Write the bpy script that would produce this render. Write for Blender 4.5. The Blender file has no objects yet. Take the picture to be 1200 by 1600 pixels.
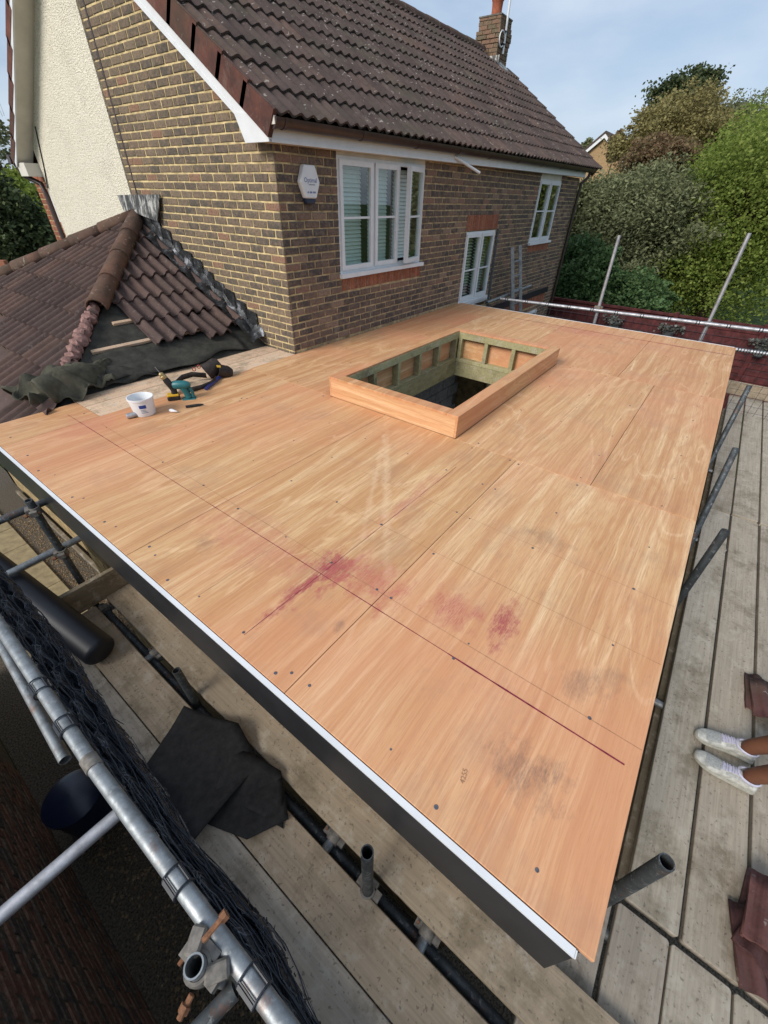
import bpy, bmesh, math, random
import numpy as np
from mathutils import Vector, Matrix
R = math.radians
random.seed(7); rng = np.random.default_rng(7)
sc = bpy.context.scene
COL = sc.collection

# ------------------------------------------------------------------ camera
CP = Vector((-3.3693, -3.8560, 1.5214))
CR = Vector((0.60407, -0.79661, 0.02249)); CU = Vector((0.47902, 0.38551, 0.78862)); CW = Vector((0.63689, 0.46561, -0.61447))
cam = bpy.data.cameras.new('camera'); camo = bpy.data.objects.new('camera', cam); COL.objects.link(camo)
cam.sensor_fit = 'VERTICAL'; cam.sensor_height = 24.0; cam.lens = 633.48 / 1600 * 24.0
cam.clip_start = 0.03; cam.clip_end = 600
mw = Matrix((CR, CU, -CW)).transposed().to_4x4(); mw.translation = CP
camo.matrix_world = mw
sc.camera = camo
def pix(p):
    d = Vector(p) - CP; w = d.dot(CW)
    if w < .05: return None
    return 600 + 633.48 * d.dot(CR) / w, 800 - 633.48 * d.dot(CU) / w

# ------------------------------------------------------------------ sky and sun
SUN_EL, SUN_AZ = 35, 168          # degrees; azimuth counter-clockwise from +X
sd = Vector((math.cos(R(SUN_AZ)) * math.cos(R(SUN_EL)), math.sin(R(SUN_AZ)) * math.cos(R(SUN_EL)), math.sin(R(SUN_EL))))
wd = bpy.data.worlds.new('World'); sc.world = wd; wd.use_nodes = True
nt = wd.node_tree; nt.nodes.clear()
sky = nt.nodes.new('ShaderNodeTexSky'); sky.sky_type = 'NISHITA'; sky.sun_disc = False
sky.sun_elevation = R(SUN_EL); sky.sun_rotation = R(90 - SUN_AZ); sky.dust_density = 1.5; sky.ozone_density = 1.5
geo = nt.nodes.new('ShaderNodeTexCoord')
mp = nt.nodes.new('ShaderNodeMapping'); mp.inputs['Scale'].default_value = (1.3, 1.3, 4.0)
nz = nt.nodes.new('ShaderNodeTexNoise'); nz.inputs['Scale'].default_value = 2.3; nz.inputs['Detail'].default_value = 5; nz.inputs['Roughness'].default_value = .5
cr = nt.nodes.new('ShaderNodeValToRGB')
cr.color_ramp.elements[0].position = .34; cr.color_ramp.elements[0].color = (.62, .62, .62, 1)
cr.color_ramp.elements[1].position = .68; cr.color_ramp.elements[1].color = (.95, .95, .95, 1)
cc = nt.nodes.new('ShaderNodeValToRGB')
cc.color_ramp.elements[0].position = .35; cc.color_ramp.elements[0].color = (3.0, 3.75, 4.9, 1)
cc.color_ramp.elements[1].position = .75; cc.color_ramp.elements[1].color = (5.3, 5.9, 6.6, 1)
mx = nt.nodes.new('ShaderNodeMixRGB')
bg = nt.nodes.new('ShaderNodeBackground'); bg.inputs['Strength'].default_value = .1
out = nt.nodes.new('ShaderNodeOutputWorld')
L = nt.links.new
L(geo.outputs['Generated'], mp.inputs['Vector']); L(mp.outputs[0], nz.inputs['Vector'])
L(nz.outputs['Fac'], cr.inputs['Fac']); L(nz.outputs['Fac'], cc.inputs['Fac'])
L(cr.outputs[0], mx.inputs['Fac']); L(sky.outputs[0], mx.inputs['Color1']); L(cc.outputs[0], mx.inputs['Color2'])
L(mx.outputs[0], bg.inputs['Color']); L(bg.outputs[0], out.inputs['Surface'])
sl = bpy.data.lights.new('sun', 'SUN'); sl.energy = 2.2; sl.angle = R(26); sl.color = (1, .95, .88)
so = bpy.data.objects.new('sun', sl); COL.objects.link(so)
so.rotation_euler = sd.to_track_quat('Z', 'Y').to_euler()
sc.view_settings.view_transform = 'Standard'; sc.view_settings.look = 'None'
sc.view_settings.exposure = 0.60; sc.view_settings.gamma = 1.0; sc.view_settings.use_curve_mapping = False

# ------------------------------------------------------------------ material helpers
class NT:
    def __init__(s, name, rough=.7, spec=.4, metal=0):
        s.m = bpy.data.materials.new(name); s.m.use_nodes = True
        s.t = s.m.node_tree; s.b = s.t.nodes['Principled BSDF']
        s.b.inputs['Roughness'].default_value = rough; s.b.inputs['Specular IOR Level'].default_value = spec; s.b.inputs['Metallic'].default_value = metal
    def n(s, typ, **k):
        o = s.t.nodes.new('ShaderNode' + typ)
        for a, v in k.items():
            if a in o.inputs:
                if hasattr(v, 'is_output') or isinstance(v, bpy.types.NodeSocket): s.t.links.new(v, o.inputs[a])
                else: o.inputs[a].default_value = v
            else: setattr(o, a, v)
        return o
    def link(s, a, b): s.t.links.new(a, b)
    def pos(s): return s.n('NewGeometry').outputs['Position']
    def obj(s): return s.n('TexCoord').outputs['Object']
    def rnd(s, mode='obj'):
        return s.n('ObjectInfo').outputs['Random'] if mode == 'obj' else s.n('NewGeometry').outputs['Random Per Island']
    def map(s, v, scale=(1, 1, 1), loc=(0, 0, 0), rot=(0, 0, 0)):
        return s.n('Mapping', Vector=v, Scale=scale, Location=loc, Rotation=rot).outputs[0]
    def noise(s, v, scale=5, detail=4, rough=.55, dist=0):
        return s.n('TexNoise', Vector=v, Scale=scale, Detail=detail, Roughness=rough, Distortion=dist).outputs['Fac']
    def ramp(s, f, stops, const=False):
        r = s.n('ValToRGB'); s.link(f, r.inputs[0]); e = r.color_ramp.elements
        if const: r.color_ramp.interpolation = 'CONSTANT'
        while len(e) < len(stops): e.new(.5)
        for el, (p, c) in zip(e, stops): el.position = p; el.color = (*c, 1) if len(c) == 3 else c
        return r.outputs[0]
    def gr(s, f, a, b): return s.ramp(f, [(a, (0, 0, 0)), (b, (1, 1, 1))])
    def mix(s, f, a, b, mode='MIX'):
        x = s.n('MixRGB', blend_type=mode)
        for i, v in ((0, f), (1, a), (2, b)):
            if isinstance(v, bpy.types.NodeSocket): s.link(v, x.inputs[i])
            else: x.inputs[i].default_value = v if i == 0 else (*v, 1)
        return x.outputs[0]
    def math(s, op, a, b=0., c=0.):
        x = s.n('Math', operation=op)
        for i, v in enumerate((a, b, c)):
            if isinstance(v, bpy.types.NodeSocket): s.link(v, x.inputs[i])
            else: x.inputs[i].default_value = v
        return x.outputs[0]
    def addv(s, v, o):
        x = s.n('VectorMath', operation='ADD'); s.link(v, x.inputs[0])
        if isinstance(o, bpy.types.NodeSocket): s.link(o, x.inputs[1])
        else: x.inputs[1].default_value = o
        return x.outputs[0]
    def rofs(s, v, mode='obj', k=37.):
        r = s.rnd(mode); c = s.n('CombineXYZ', X=s.math('MULTIPLY', r, k), Y=s.math('MULTIPLY', r, k * 1.7), Z=s.math('MULTIPLY', r, k * .6)).outputs[0]
        return s.addv(v, c)
    def col(s, c):
        if isinstance(c, bpy.types.NodeSocket): s.link(c, s.b.inputs['Base Color'])
        else: s.b.inputs['Base Color'].default_value = (*c, 1)
        return s
    def rough(s, f): s.link(f, s.b.inputs['Roughness']); return s
    def bump(s, h, strength=.3, dist=.01):
        b = s.n('Bump', Strength=strength, Distance=dist, Height=h); s.link(b.outputs[0], s.b.inputs['Normal']); return s

def plain(name, c, rough=.6, spec=.4, metal=0, var=.12, scale=25, bump=0):
    g = NT(name, rough, spec, metal); p = g.pos()
    n = g.noise(p, scale, 5, .6)
    lo = tuple(x * (1 - var * 1.6) for x in c); hi = tuple(min(1, x * (1 + var)) for x in c)
    g.col(g.ramp(n, [(.3, lo), (.7, hi)]))
    if bump: g.bump(n, bump, .004)
    return g.m

def stain(g, p, base, x, y, rx, ry, colr, k, ang=0, ns=9):
    q = g.map(g.addv(p, (-x, -y, 0)), (1 / rx, 1 / ry, 0), rot=(0, 0, 0)) if not ang else g.map(g.map(g.addv(p, (-x, -y, 0)), rot=(0, 0, R(-ang))), (1 / rx, 1 / ry, 0))
    d = g.n('VectorMath', operation='LENGTH'); g.link(q, d.inputs[0])
    f = g.math('ADD', d.outputs['Value'], g.math('MULTIPLY', g.math('SUBTRACT', g.noise(g.map(p, (.6, 1, 1)), ns * 1.5, 7, .72), .5), 3.6))
    f = g.math('MULTIPLY', g.ramp(f, [(.25, (1, 1, 1)), (1., (0, 0, 0))]), k)
    f = g.math('MULTIPLY', f, g.ramp(g.noise(g.map(p, (1, 7, 1)), 26, 5, .7), [(.36, (.25, .25, .25)), (.56, (1, 1, 1))]))
    return g.mix(f, base, colr)

def mat_ply(name, stains=True, offs=(0, 0, 0), upright=False):
    g = NT(name, .62, .3); p = g.pos()
    if upright:
        sx = g.n('SeparateXYZ', Vector=p).outputs; p = g.n('CombineXYZ', X=sx['XY'.index(upright)], Y=sx[2], Z=sx[1 - 'XY'.index(upright)]).outputs[0]
    gp = g.rofs(p, 'obj', 23.)
    w = g.map(gp, (.30, 1.5, .5))
    big = g.noise(w, 1.5, 3, .5, .6)
    rings = g.math('SINE', g.math('MULTIPLY', big, 60.))
    wv = g.n('TexNoise', Vector=g.map(gp, (.9, .9, .9)), Scale=1.1, Detail=2.).outputs['Color']
    wp = g.addv(gp, g.n('VectorMath', operation='MULTIPLY').outputs[0])
    vm = [n_ for n_ in g.t.nodes if n_.type == 'VECT_MATH' and n_.operation == 'MULTIPLY'][-1]; g.link(wv, vm.inputs[0]); vm.inputs[1].default_value = (0, .10, 0)
    fig = g.noise(g.map(wp, (.13, 6.0, 3)), 2.0, 9, .74, .35)
    mid = g.noise(g.map(wp, (.5, 26., 9)), 2.0, 6, .7, .3)
    fib = g.noise(g.map(gp, (5., 130., 40)), 1.5, 5, .75)
    c = g.ramp(fig, [(.34, (.46, .235, .105)), (.44, (.57, .33, .16)), (.53, (.635, .395, .205)), (.60, (.69, .465, .26)), (.70, (.77, .56, .345))])
    c = g.mix(g.math('MULTIPLY', g.gr(rings, .45, .95), .34), c, (.50, .235, .10))
    c = g.mix(g.math('MULTIPLY', g.gr(g.math('SINE', g.math('MULTIPLY', big, 41.)), .88, 1.), .5), c, (.80, .55, .33))
    c = g.mix(g.math('MULTIPLY', g.gr(mid, .47, .60), .45), c, (.46, .21, .095))
    c = g.mix(g.math('MULTIPLY', g.gr(fib, .48, .62), .50), c, (.40, .20, .10))
    c = g.mix(g.math('MULTIPLY', g.gr(g.noise(g.map(gp, (14., 160., 20)), 1.3, 2, .5), .66, .74), .45), c, (.25, .12, .07))
    bl = g.noise(gp, .55, 3, .5)
    c = g.mix(g.math('MULTIPLY', g.gr(bl, .44, .60), .52), c, (.62, .265, .145))
    r = g.rnd('obj')
    c = g.mix(.8, c, g.ramp(r, [(0, (.93, .80, .70)), (.3, (1, .96, .92)), (.6, (1.08, 1.08, 1.06)), (.8, (.98, .95, .86)), (1, (.95, .86, .76))]), 'MULTIPLY')
    if stains:
        red = (.33, .045, .065); gy = (.17, .11, .085)
        sm = g.noise(p, 2.3, 6, .7)
        c = g.mix(g.math('MULTIPLY', g.gr(sm, .52, .66), .26), c, (.34, .20, .14))
        for s_ in ((-2.50, -2.758, .30, .05, red, .95), (-2.33, -2.79, .15, .13, red, .95), (-2.28, -2.98, .17, .28, (.47, .13, .10), .75), (-2.10, -3.63, .16, .07, red, .85), (-2.18, -3.42, .14, .14, (.45, .13, .10), .75), (-2.45, -2.35, .2, .5, (.50, .17, .12), .5), (-1.6, -2.76, .5, .06, (.5, .15, .12), .45),
                   (-2.64, -3.93, .10, .15, gy, .55), (-2.57, -4.02, .06, .07, gy, .5), (-2.57, -3.04, .05, .03, gy, .5), (-2.63, -2.11, .07, .09, gy, .4), (-2.19, -4.0, .10, .09, gy, .42), (-2.09, -4.08, .08, .07, gy, .36), (-1.40, -3.56, .09, .15, gy, .38),
                   (3.5, -2.4, .25, .9, (.45, .12, .10), .45), (-2.4, -.1, .25, .3, (.5, .17, .13), .35), (3.64, -3.6, .05, .6, red, .3)):
            c = stain(g, p, c, *s_)
        for s_ in ((-1.5, -2.50, 1.0, .035, (.84, .60, .39), .42, 37.2), (-1.55, -2.44, .85, .025, (.84, .60, .39), .34, 31.5), (-1.3, -3.6, .5, .02, (.84, .60, .39), .15, 12)):
            c = stain(g, p, c, *s_)
    g.col(c); g.bump(fib, .12, .002)
    return g.m

def mat_board(name, tone=(.36, .315, .255)):
    g = NT(name, .85, .2); o = g.obj(); v = g.rofs(o, 'obj', 19.)
    fib = g.noise(g.map(v, (1.2, 32, 10)), 2.2, 6, .65, .3)
    st = g.noise(v, 3.2, 7, .72); st2 = g.noise(v, 11, 5, .7); sp = g.noise(v, 60, 2, .5)
    t = Vector(tone)
    c = g.ramp(fib, [(.25, tuple(t * .74)), (.5, tuple(t)), (.75, tuple(t * 1.22))])
    c = g.mix(g.math('MULTIPLY', g.gr(st, .50, .64), .60), c, (.135, .11, .07))
    c = g.mix(g.math('MULTIPLY', g.gr(st2, .53, .66), .5), c, (.47, .43, .36))
    c = g.mix(g.math('MULTIPLY', g.gr(sp, .62, .70), .55), c, (.09, .075, .06))
    c = g.mix(.9, c, g.ramp(g.rnd(), [(0, (.83, .82, .83)), (.5, (1, .97, .93)), (1, (1.12, 1.12, 1.1))]), 'MULTIPLY')
    g.col(c); g.bump(fib, .35, .003)
    return g.m

def mat_brick(name, mode, stops, hs=14.):
    g = NT(name, .9, .15); p = g.pos(); r = g.rnd(mode)
    c = g.ramp(r, stops, True)
    v = g.noise(g.rofs(p, mode), hs, 6, .68)
    c = g.mix(g.math('MULTIPLY', g.gr(v, .45, .65), .55), c, (.26, .17, .12))
    k = g.noise(p, 55, 5, .7)
    c = g.mix(g.math('MULTIPLY', g.gr(k, .50, .62), .6), c, (.045, .04, .038))
    c = g.mix(g.math('MULTIPLY', g.gr(g.noise(g.rofs(p, mode, 5.), 24, 5, .7), .53, .64), .35), c, (.33, .25, .17))
    c = g.mix(g.math('MULTIPLY', g.gr(g.noise(p, 2.2, 5, .6), .62, .8), .35), c, (.42, .36, .28))
    g.col(c); g.bump(g.noise(p, 60, 5, .7), .5, .006)
    return g.m

def mat_tile(name, mode, base=(.062, .045, .04), hi=(.115, .082, .070), lich=.5, patch=1.):
    g = NT(name, .88, .2); p = g.pos(); v = g.rofs(p, mode, 11.)
    c = g.ramp(g.noise(v, 5, 7, .7), [(.3, base), (.72, hi)])
    c = g.mix(g.math('MULTIPLY', g.gr(g.noise(p, 30, 4, .7), .52, .7), .35), c, (.035, .03, .028))
    c = g.mix(.75, c, g.ramp(g.rnd(mode), [(0, (.7, .7, .72)), (.6, (1, 1, 1)), (1, (1.35, 1.2, 1.1))]), 'MULTIPLY')
    c = g.mix(g.math('MULTIPLY', g.gr(g.noise(p, 1.3, 6, .7), .50, .66), .45 * patch), c, (.072, .066, .045))
    c = g.mix(g.math('MULTIPLY', g.gr(g.noise(g.map(p, (1, 1, .5)), 4.5, 6, .75), .56, .68), .4 * patch), c, (.17, .135, .115))
    vo = g.n('TexVoronoi', Vector=g.addv(p, g.n('TexNoise', Vector=p, Scale=9., Detail=2.).outputs['Color']), Scale=4.2)
    sp = g.ramp(vo.outputs['Distance'], [(.10, (1, 1, 1)), (.20, (0, 0, 0))])
    c = g.mix(g.math('MULTIPLY', sp, lich), c, (.46, .42, .38))
    g.col(c); g.bump(g.noise(p, 90, 4, .7), .4, .004)
    return g.m

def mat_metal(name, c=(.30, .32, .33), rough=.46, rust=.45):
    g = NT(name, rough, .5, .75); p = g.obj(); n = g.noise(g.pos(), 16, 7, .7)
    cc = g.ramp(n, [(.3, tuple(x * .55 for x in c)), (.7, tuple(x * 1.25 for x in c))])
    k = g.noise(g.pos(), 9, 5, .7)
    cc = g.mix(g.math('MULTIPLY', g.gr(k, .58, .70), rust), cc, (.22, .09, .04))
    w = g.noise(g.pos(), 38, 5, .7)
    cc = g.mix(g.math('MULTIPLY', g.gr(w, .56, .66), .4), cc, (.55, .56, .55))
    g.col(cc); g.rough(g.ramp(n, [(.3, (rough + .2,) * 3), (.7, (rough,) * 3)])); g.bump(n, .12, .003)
    return g.m

def mat_leaf(name, stops, trans=.35):
    g = NT(name, .6, .25)
    r = g.rnd('isl'); c = g.ramp(r, stops)
    big = g.noise(g.pos(), .8, 3, .5)
    c = g.mix(g.math('MULTIPLY', g.gr(big, .35, .7), .4), c, stops[-1][1])
    g.col(c)
    tr = g.n('BsdfTranslucent', Color=c); mxs = g.n('MixShader', Fac=trans)
    g.link(g.b.outputs[0], mxs.inputs[1]); g.link(tr.outputs[0], mxs.inputs[2])
    g.link(mxs.outputs[0], g.t.nodes['Material Output'].inputs['Surface'])
    return g.m

def mat_glass():
    g = NT('window_glass', .03, .5)
    lw = g.n('LayerWeight', Blend=.5); gl = g.n('BsdfGlossy', Roughness=.02, Color=(1, 1, 1, 1)); tp = g.n('BsdfTransparent', Color=(.86, .92, .90, 1))
    f = g.math('ADD', g.math('MULTIPLY', g.math('POWER', lw.outputs['Facing'], 4.), .8), .07)
    ms = g.n('MixShader', Fac=f); g.link(tp.outputs[0], ms.inputs[1]); g.link(gl.outputs[0], ms.inputs[2])
    g.link(ms.outputs[0], g.t.nodes['Material Output'].inputs['Surface'])
    return g.m

M = {}
M['ply'] = mat_ply('plywood_deck'); M['ply_up'] = mat_ply('plywood_upstand', False, upright='X'); M['ply_upy'] = mat_ply('plywood_upstand_end', False, upright='Y')
M['pale'] = mat_board('pale_pine', (.60, .43, .30))
M['board'] = mat_board('scaffold_board_wood'); M['board_l'] = mat_board('scaffold_board_worn', (.34, .275, .20)); M['board_d'] = mat_board('old_damp_timber', (.20, .165, .115))
M['fascia'] = plain('black_fascia', (.022, .022, .024), .35, .5, var=.2, scale=6)
M['white'] = plain('white_plastic', (.70, .71, .72), .4, .5, var=.04, scale=8)
M['cream'] = plain('cream_paint', (.66, .62, .54), .5, .4, var=.08, scale=4)
M['brown'] = plain('brown_plastic', (.05, .029, .025), .34, .5, var=.2, scale=9)
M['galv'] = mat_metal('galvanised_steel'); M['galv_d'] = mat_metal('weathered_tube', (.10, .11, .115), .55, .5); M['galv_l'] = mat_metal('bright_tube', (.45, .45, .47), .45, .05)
M['rust'] = plain('rusty_bolt', (.22, .10, .05), .8, .3, 0, .35, 60)
M['cast'] = plain('cast_coupler', (.21, .19, .165), .65, .4, .3, .3, 40)
BR = [(0, (.10, .08, .070)), (.2, (.145, .105, .085)), (.36, (.078, .068, .066)), (.54, (.18, .122, .095)), (.68, (.115, .09, .078)), (.82, (.24, .14, .105)), (.93, (.26, .18, .135))]
BG = [(0, (.13, .108, .08)), (.25, (.175, .135, .096)), (.42, (.105, .092, .075)), (.58, (.20, .155, .108)), (.78, (.26, .15, .10)), (.86, (.15, .122, .09))]
for k, s in (('rear', BR), ('gable', BG), ('red', [(0, (.30, .095, .05)), (.4, (.36, .125, .07)), (.75, (.27, .085, .05))]), ('nb', [(0, (.17, .085, .06)), (.4, (.10, .08, .068)), (.7, (.21, .115, .08)), (.88, (.075, .066, .062))]),
             ('chim', [(0, (.17, .12, .075)), (.4, (.22, .13, .085)), (.75, (.14, .115, .07))]), ('far', [(0, (.36, .24, .11)), (.5, (.42, .28, .14))])):
    M['b_' + k] = mat_brick('brick_' + k, 'obj', s); M['b_' + k + 's'] = mat_brick('brick_' + k + '_joined', 'isl', s)
M['mortar'] = plain('buff_mortar', (.44, .33, .19), .95, .1, var=.35, scale=11, bump=.4)
M['mortar_g'] = plain('yellow_mortar', (.60, .47, .25), .95, .1, var=.3, scale=11, bump=.4)
M['mortar_d'] = plain('grey_mortar', (.16, .14, .115), .95, .1, var=.25, scale=20, bump=.4)
M['tile'] = mat_tile('roof_tile', 'obj'); M['tile_s'] = mat_tile('roof_tile_joined', 'isl')
M['tile2'] = mat_tile('garage_tile', 'obj', (.075, .05, .044), (.125, .084, .072), .12, .25)
M['ridge'] = mat_tile('ridge_tile_clay', 'obj', (.065, .047, .036), (.15, .085, .062), .35)
M['verge'] = mat_tile('verge_tile_clay', 'obj', (.06, .034, .030), (.17, .068, .050), .1)
M['terra'] = plain('terracotta', (.34, .11, .06), .8, .2, var=.2)
M['redtile'] = mat_tile('stacked_tile', 'obj', (.07, .03, .03), (.18, .088, .08), .4)
M['pinkmortar'] = plain('pink_mortar', (.28, .165, .145), .95, .1, var=.35, scale=22, bump=.6)
g = NT('lead', .55, .5, .35); p = g.pos(); c = g.ramp(g.noise(g.map(p, (1, 1, .35)), 13, 6, .7), [(.42, (.05, .05, .048)), (.50, (.15, .145, .135)), (.56, (.42, .41, .38)), (.68, (.60, .58, .54))]); g.col(c).bump(g.noise(p, 20, 4, .6), .4, .01); M['lead'] = g.m
g = NT('lead_flashing', .45, .5, .4); p = g.pos(); c = g.ramp(g.noise(p, 7, 6, .7), [(.40, (.016, .017, .018)), (.56, (.045, .047, .05)), (.64, (.20, .205, .22)), (.75, (.38, .39, .41))]); g.col(c).bump(g.noise(p, 14, 5, .6), .8, .02); M['lead2'] = g.m
g = NT('pebbledash', .95, .1); p = g.pos(); vo = g.n('TexVoronoi', Vector=p, Scale=85.)
n1 = g.noise(p, 60, 3, .7); c = g.ramp(n1, [(.34, (.40, .36, .27)), (.44, (.72, .66, .53)), (.58, (.85, .80, .66))])
c = g.mix(g.math('MULTIPLY', g.gr(g.noise(p, 2.5, 4, .6), .5, .75), .25), c, (.42, .38, .30)); g.col(c).bump(vo.outputs['Distance'], .9, .012); M['render'] = g.m
g = NT('roofing_felt', .9, .2); p = g.pos(); n1 = g.noise(p, 8, 7, .7); g.col(g.ramp(n1, [(.3, (.022, .022, .019)), (.7, (.065, .062, .052))])).bump(g.noise(p, 40, 5, .7), .4, .006); M['felt'] = g.m
g = NT('green_felt', .9, .2); p = g.pos(); n1 = g.noise(p, 8, 7, .7); g.col(g.ramp(n1, [(.3, (.035, .034, .025)), (.7, (.105, .098, .070))])).bump(g.noise(p, 40, 5, .7), .5, .008); M['felt2'] = g.m
g = NT('black_felt', .85, .25); p = g.pos(); n1 = g.noise(p, 25, 5, .7); g.col(g.ramp(n1, [(.3, (.010, .010, .011)), (.7, (.026, .025, .025))])).bump(g.noise(p, 120, 3, .7), .3, .003); M['felt3'] = g.m
M['roll'] = plain('black_membrane', (.006, .008, .014), .5, .5, var=.2, scale=3)
M['net2'] = plain('net_grid', (.045, .052, .065), .4, .6, var=.3, scale=30); M['net'] = plain('black_net', (.022, .026, .034), .45, .5, var=.3, scale=30)
M['treated'] = mat_board('treated_timber', (.36, .33, .18))
M['block'] = plain('concrete_block', (.30, .29, .28), .95, .1, var=.2, scale=18, bump=.5)
M['blockb'] = plain('buff_block', (.34, .25, .13), .95, .1, var=.35, scale=9, bump=.6)
M['dark'] = plain('dark_room', (.03, .03, .03), .9, .1)
M['slat'] = plain('blind_slat', (.78, .80, .78), .55, .3, var=.04)
M['screw'] = plain('screw_steel', (.14, .14, .16), .45, .5, .6, .3, 90)
M['chalk'] = plain('red_chalk', (.24, .035, .06), .9, .1, var=.4, scale=40)
M['pencil'] = plain('pencil_line', (.38, .21, .125), .9, .1, var=.3, scale=60)
M['palechalk'] = plain('pale_chalk', (.74, .50, .30), .9, .1, var=.15, scale=60)
M['glass'] = mat_glass()
M['gravel'] = plain('gravel', (.12, .10, .075), .95, .2, var=.6, scale=70, bump=1.)
M['stone1'] = plain('gravel_stone', (.24, .17, .10), .9, .2, var=.5, scale=22)
M['slab'] = plain('paving_slab', (.30, .24, .14), .9, .2, var=.2, scale=8, bump=.3)
M['grass'] = plain('grass', (.06, .09, .025), .95, .1, var=.5, scale=3)
M['asphalt'] = plain('asphalt', (.14, .14, .14), .95, .2, var=.2, scale=9)
M['fence'] = plain('dark_red_fence', (.085, .022, .022), .75, .2, var=.35, scale=7)
M['bark'] = plain('bark', (.07, .05, .035), .95, .1, var=.4, scale=14, bump=.6)
M['skin'] = plain('skin', (.15, .062, .035), .55, .35, var=.1, scale=12)
M['shoe'] = plain('white_leather', (.50, .50, .46), .55, .35, var=.3, scale=28)
M['shoe_g'] = plain('grey_mesh', (.36, .37, .36), .85, .2, var=.2, scale=120)
M['lace'] = plain('lilac_lace', (.50, .49, .60), .8, .2, var=.1, scale=60)
M['sole'] = plain('worn_sole', (.34, .33, .28), .7, .3, var=.2, scale=30)
M['cloth'] = plain('dark_cloth', (.03, .032, .04), .9, .1, var=.2); M['shirt'] = plain('grey_shirt', (.20, .21, .23), .9, .1, var=.1)
M['hair'] = plain('dark_hair', (.02, .015, .012), .6, .3)
M['teal'] = plain('teal_plastic', (.015, .13, .14), .4, .5, var=.1); M['yel'] = plain('yellow_plastic', (.62, .36, .02), .4, .5, var=.1)
M['blk'] = plain('black_plastic', (.016, .016, .017), .5, .4, var=.2); M['blue'] = plain('blue_plastic', (.02, .03, .16), .4, .5)
M['leather'] = plain('worn_leather', (.035, .026, .022), .6, .3, var=.3, scale=30); M['brass'] = plain('brass', (.40, .30, .14), .35, .5, .7)
M['inkblue'] = plain('blue_print', (.03, .06, .25), .6, .3); M['ink'] = plain('grey_print', (.25, .27, .33), .6, .3); M['navy'] = plain('navy_plastic', (.012, .02, .05), .3, .5)
M['redthing'] = plain('red_strap', (.30, .06, .05), .7, .3)
M['kitchen'] = plain('dim_interior', (.10, .10, .10), .9, .1)

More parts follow.
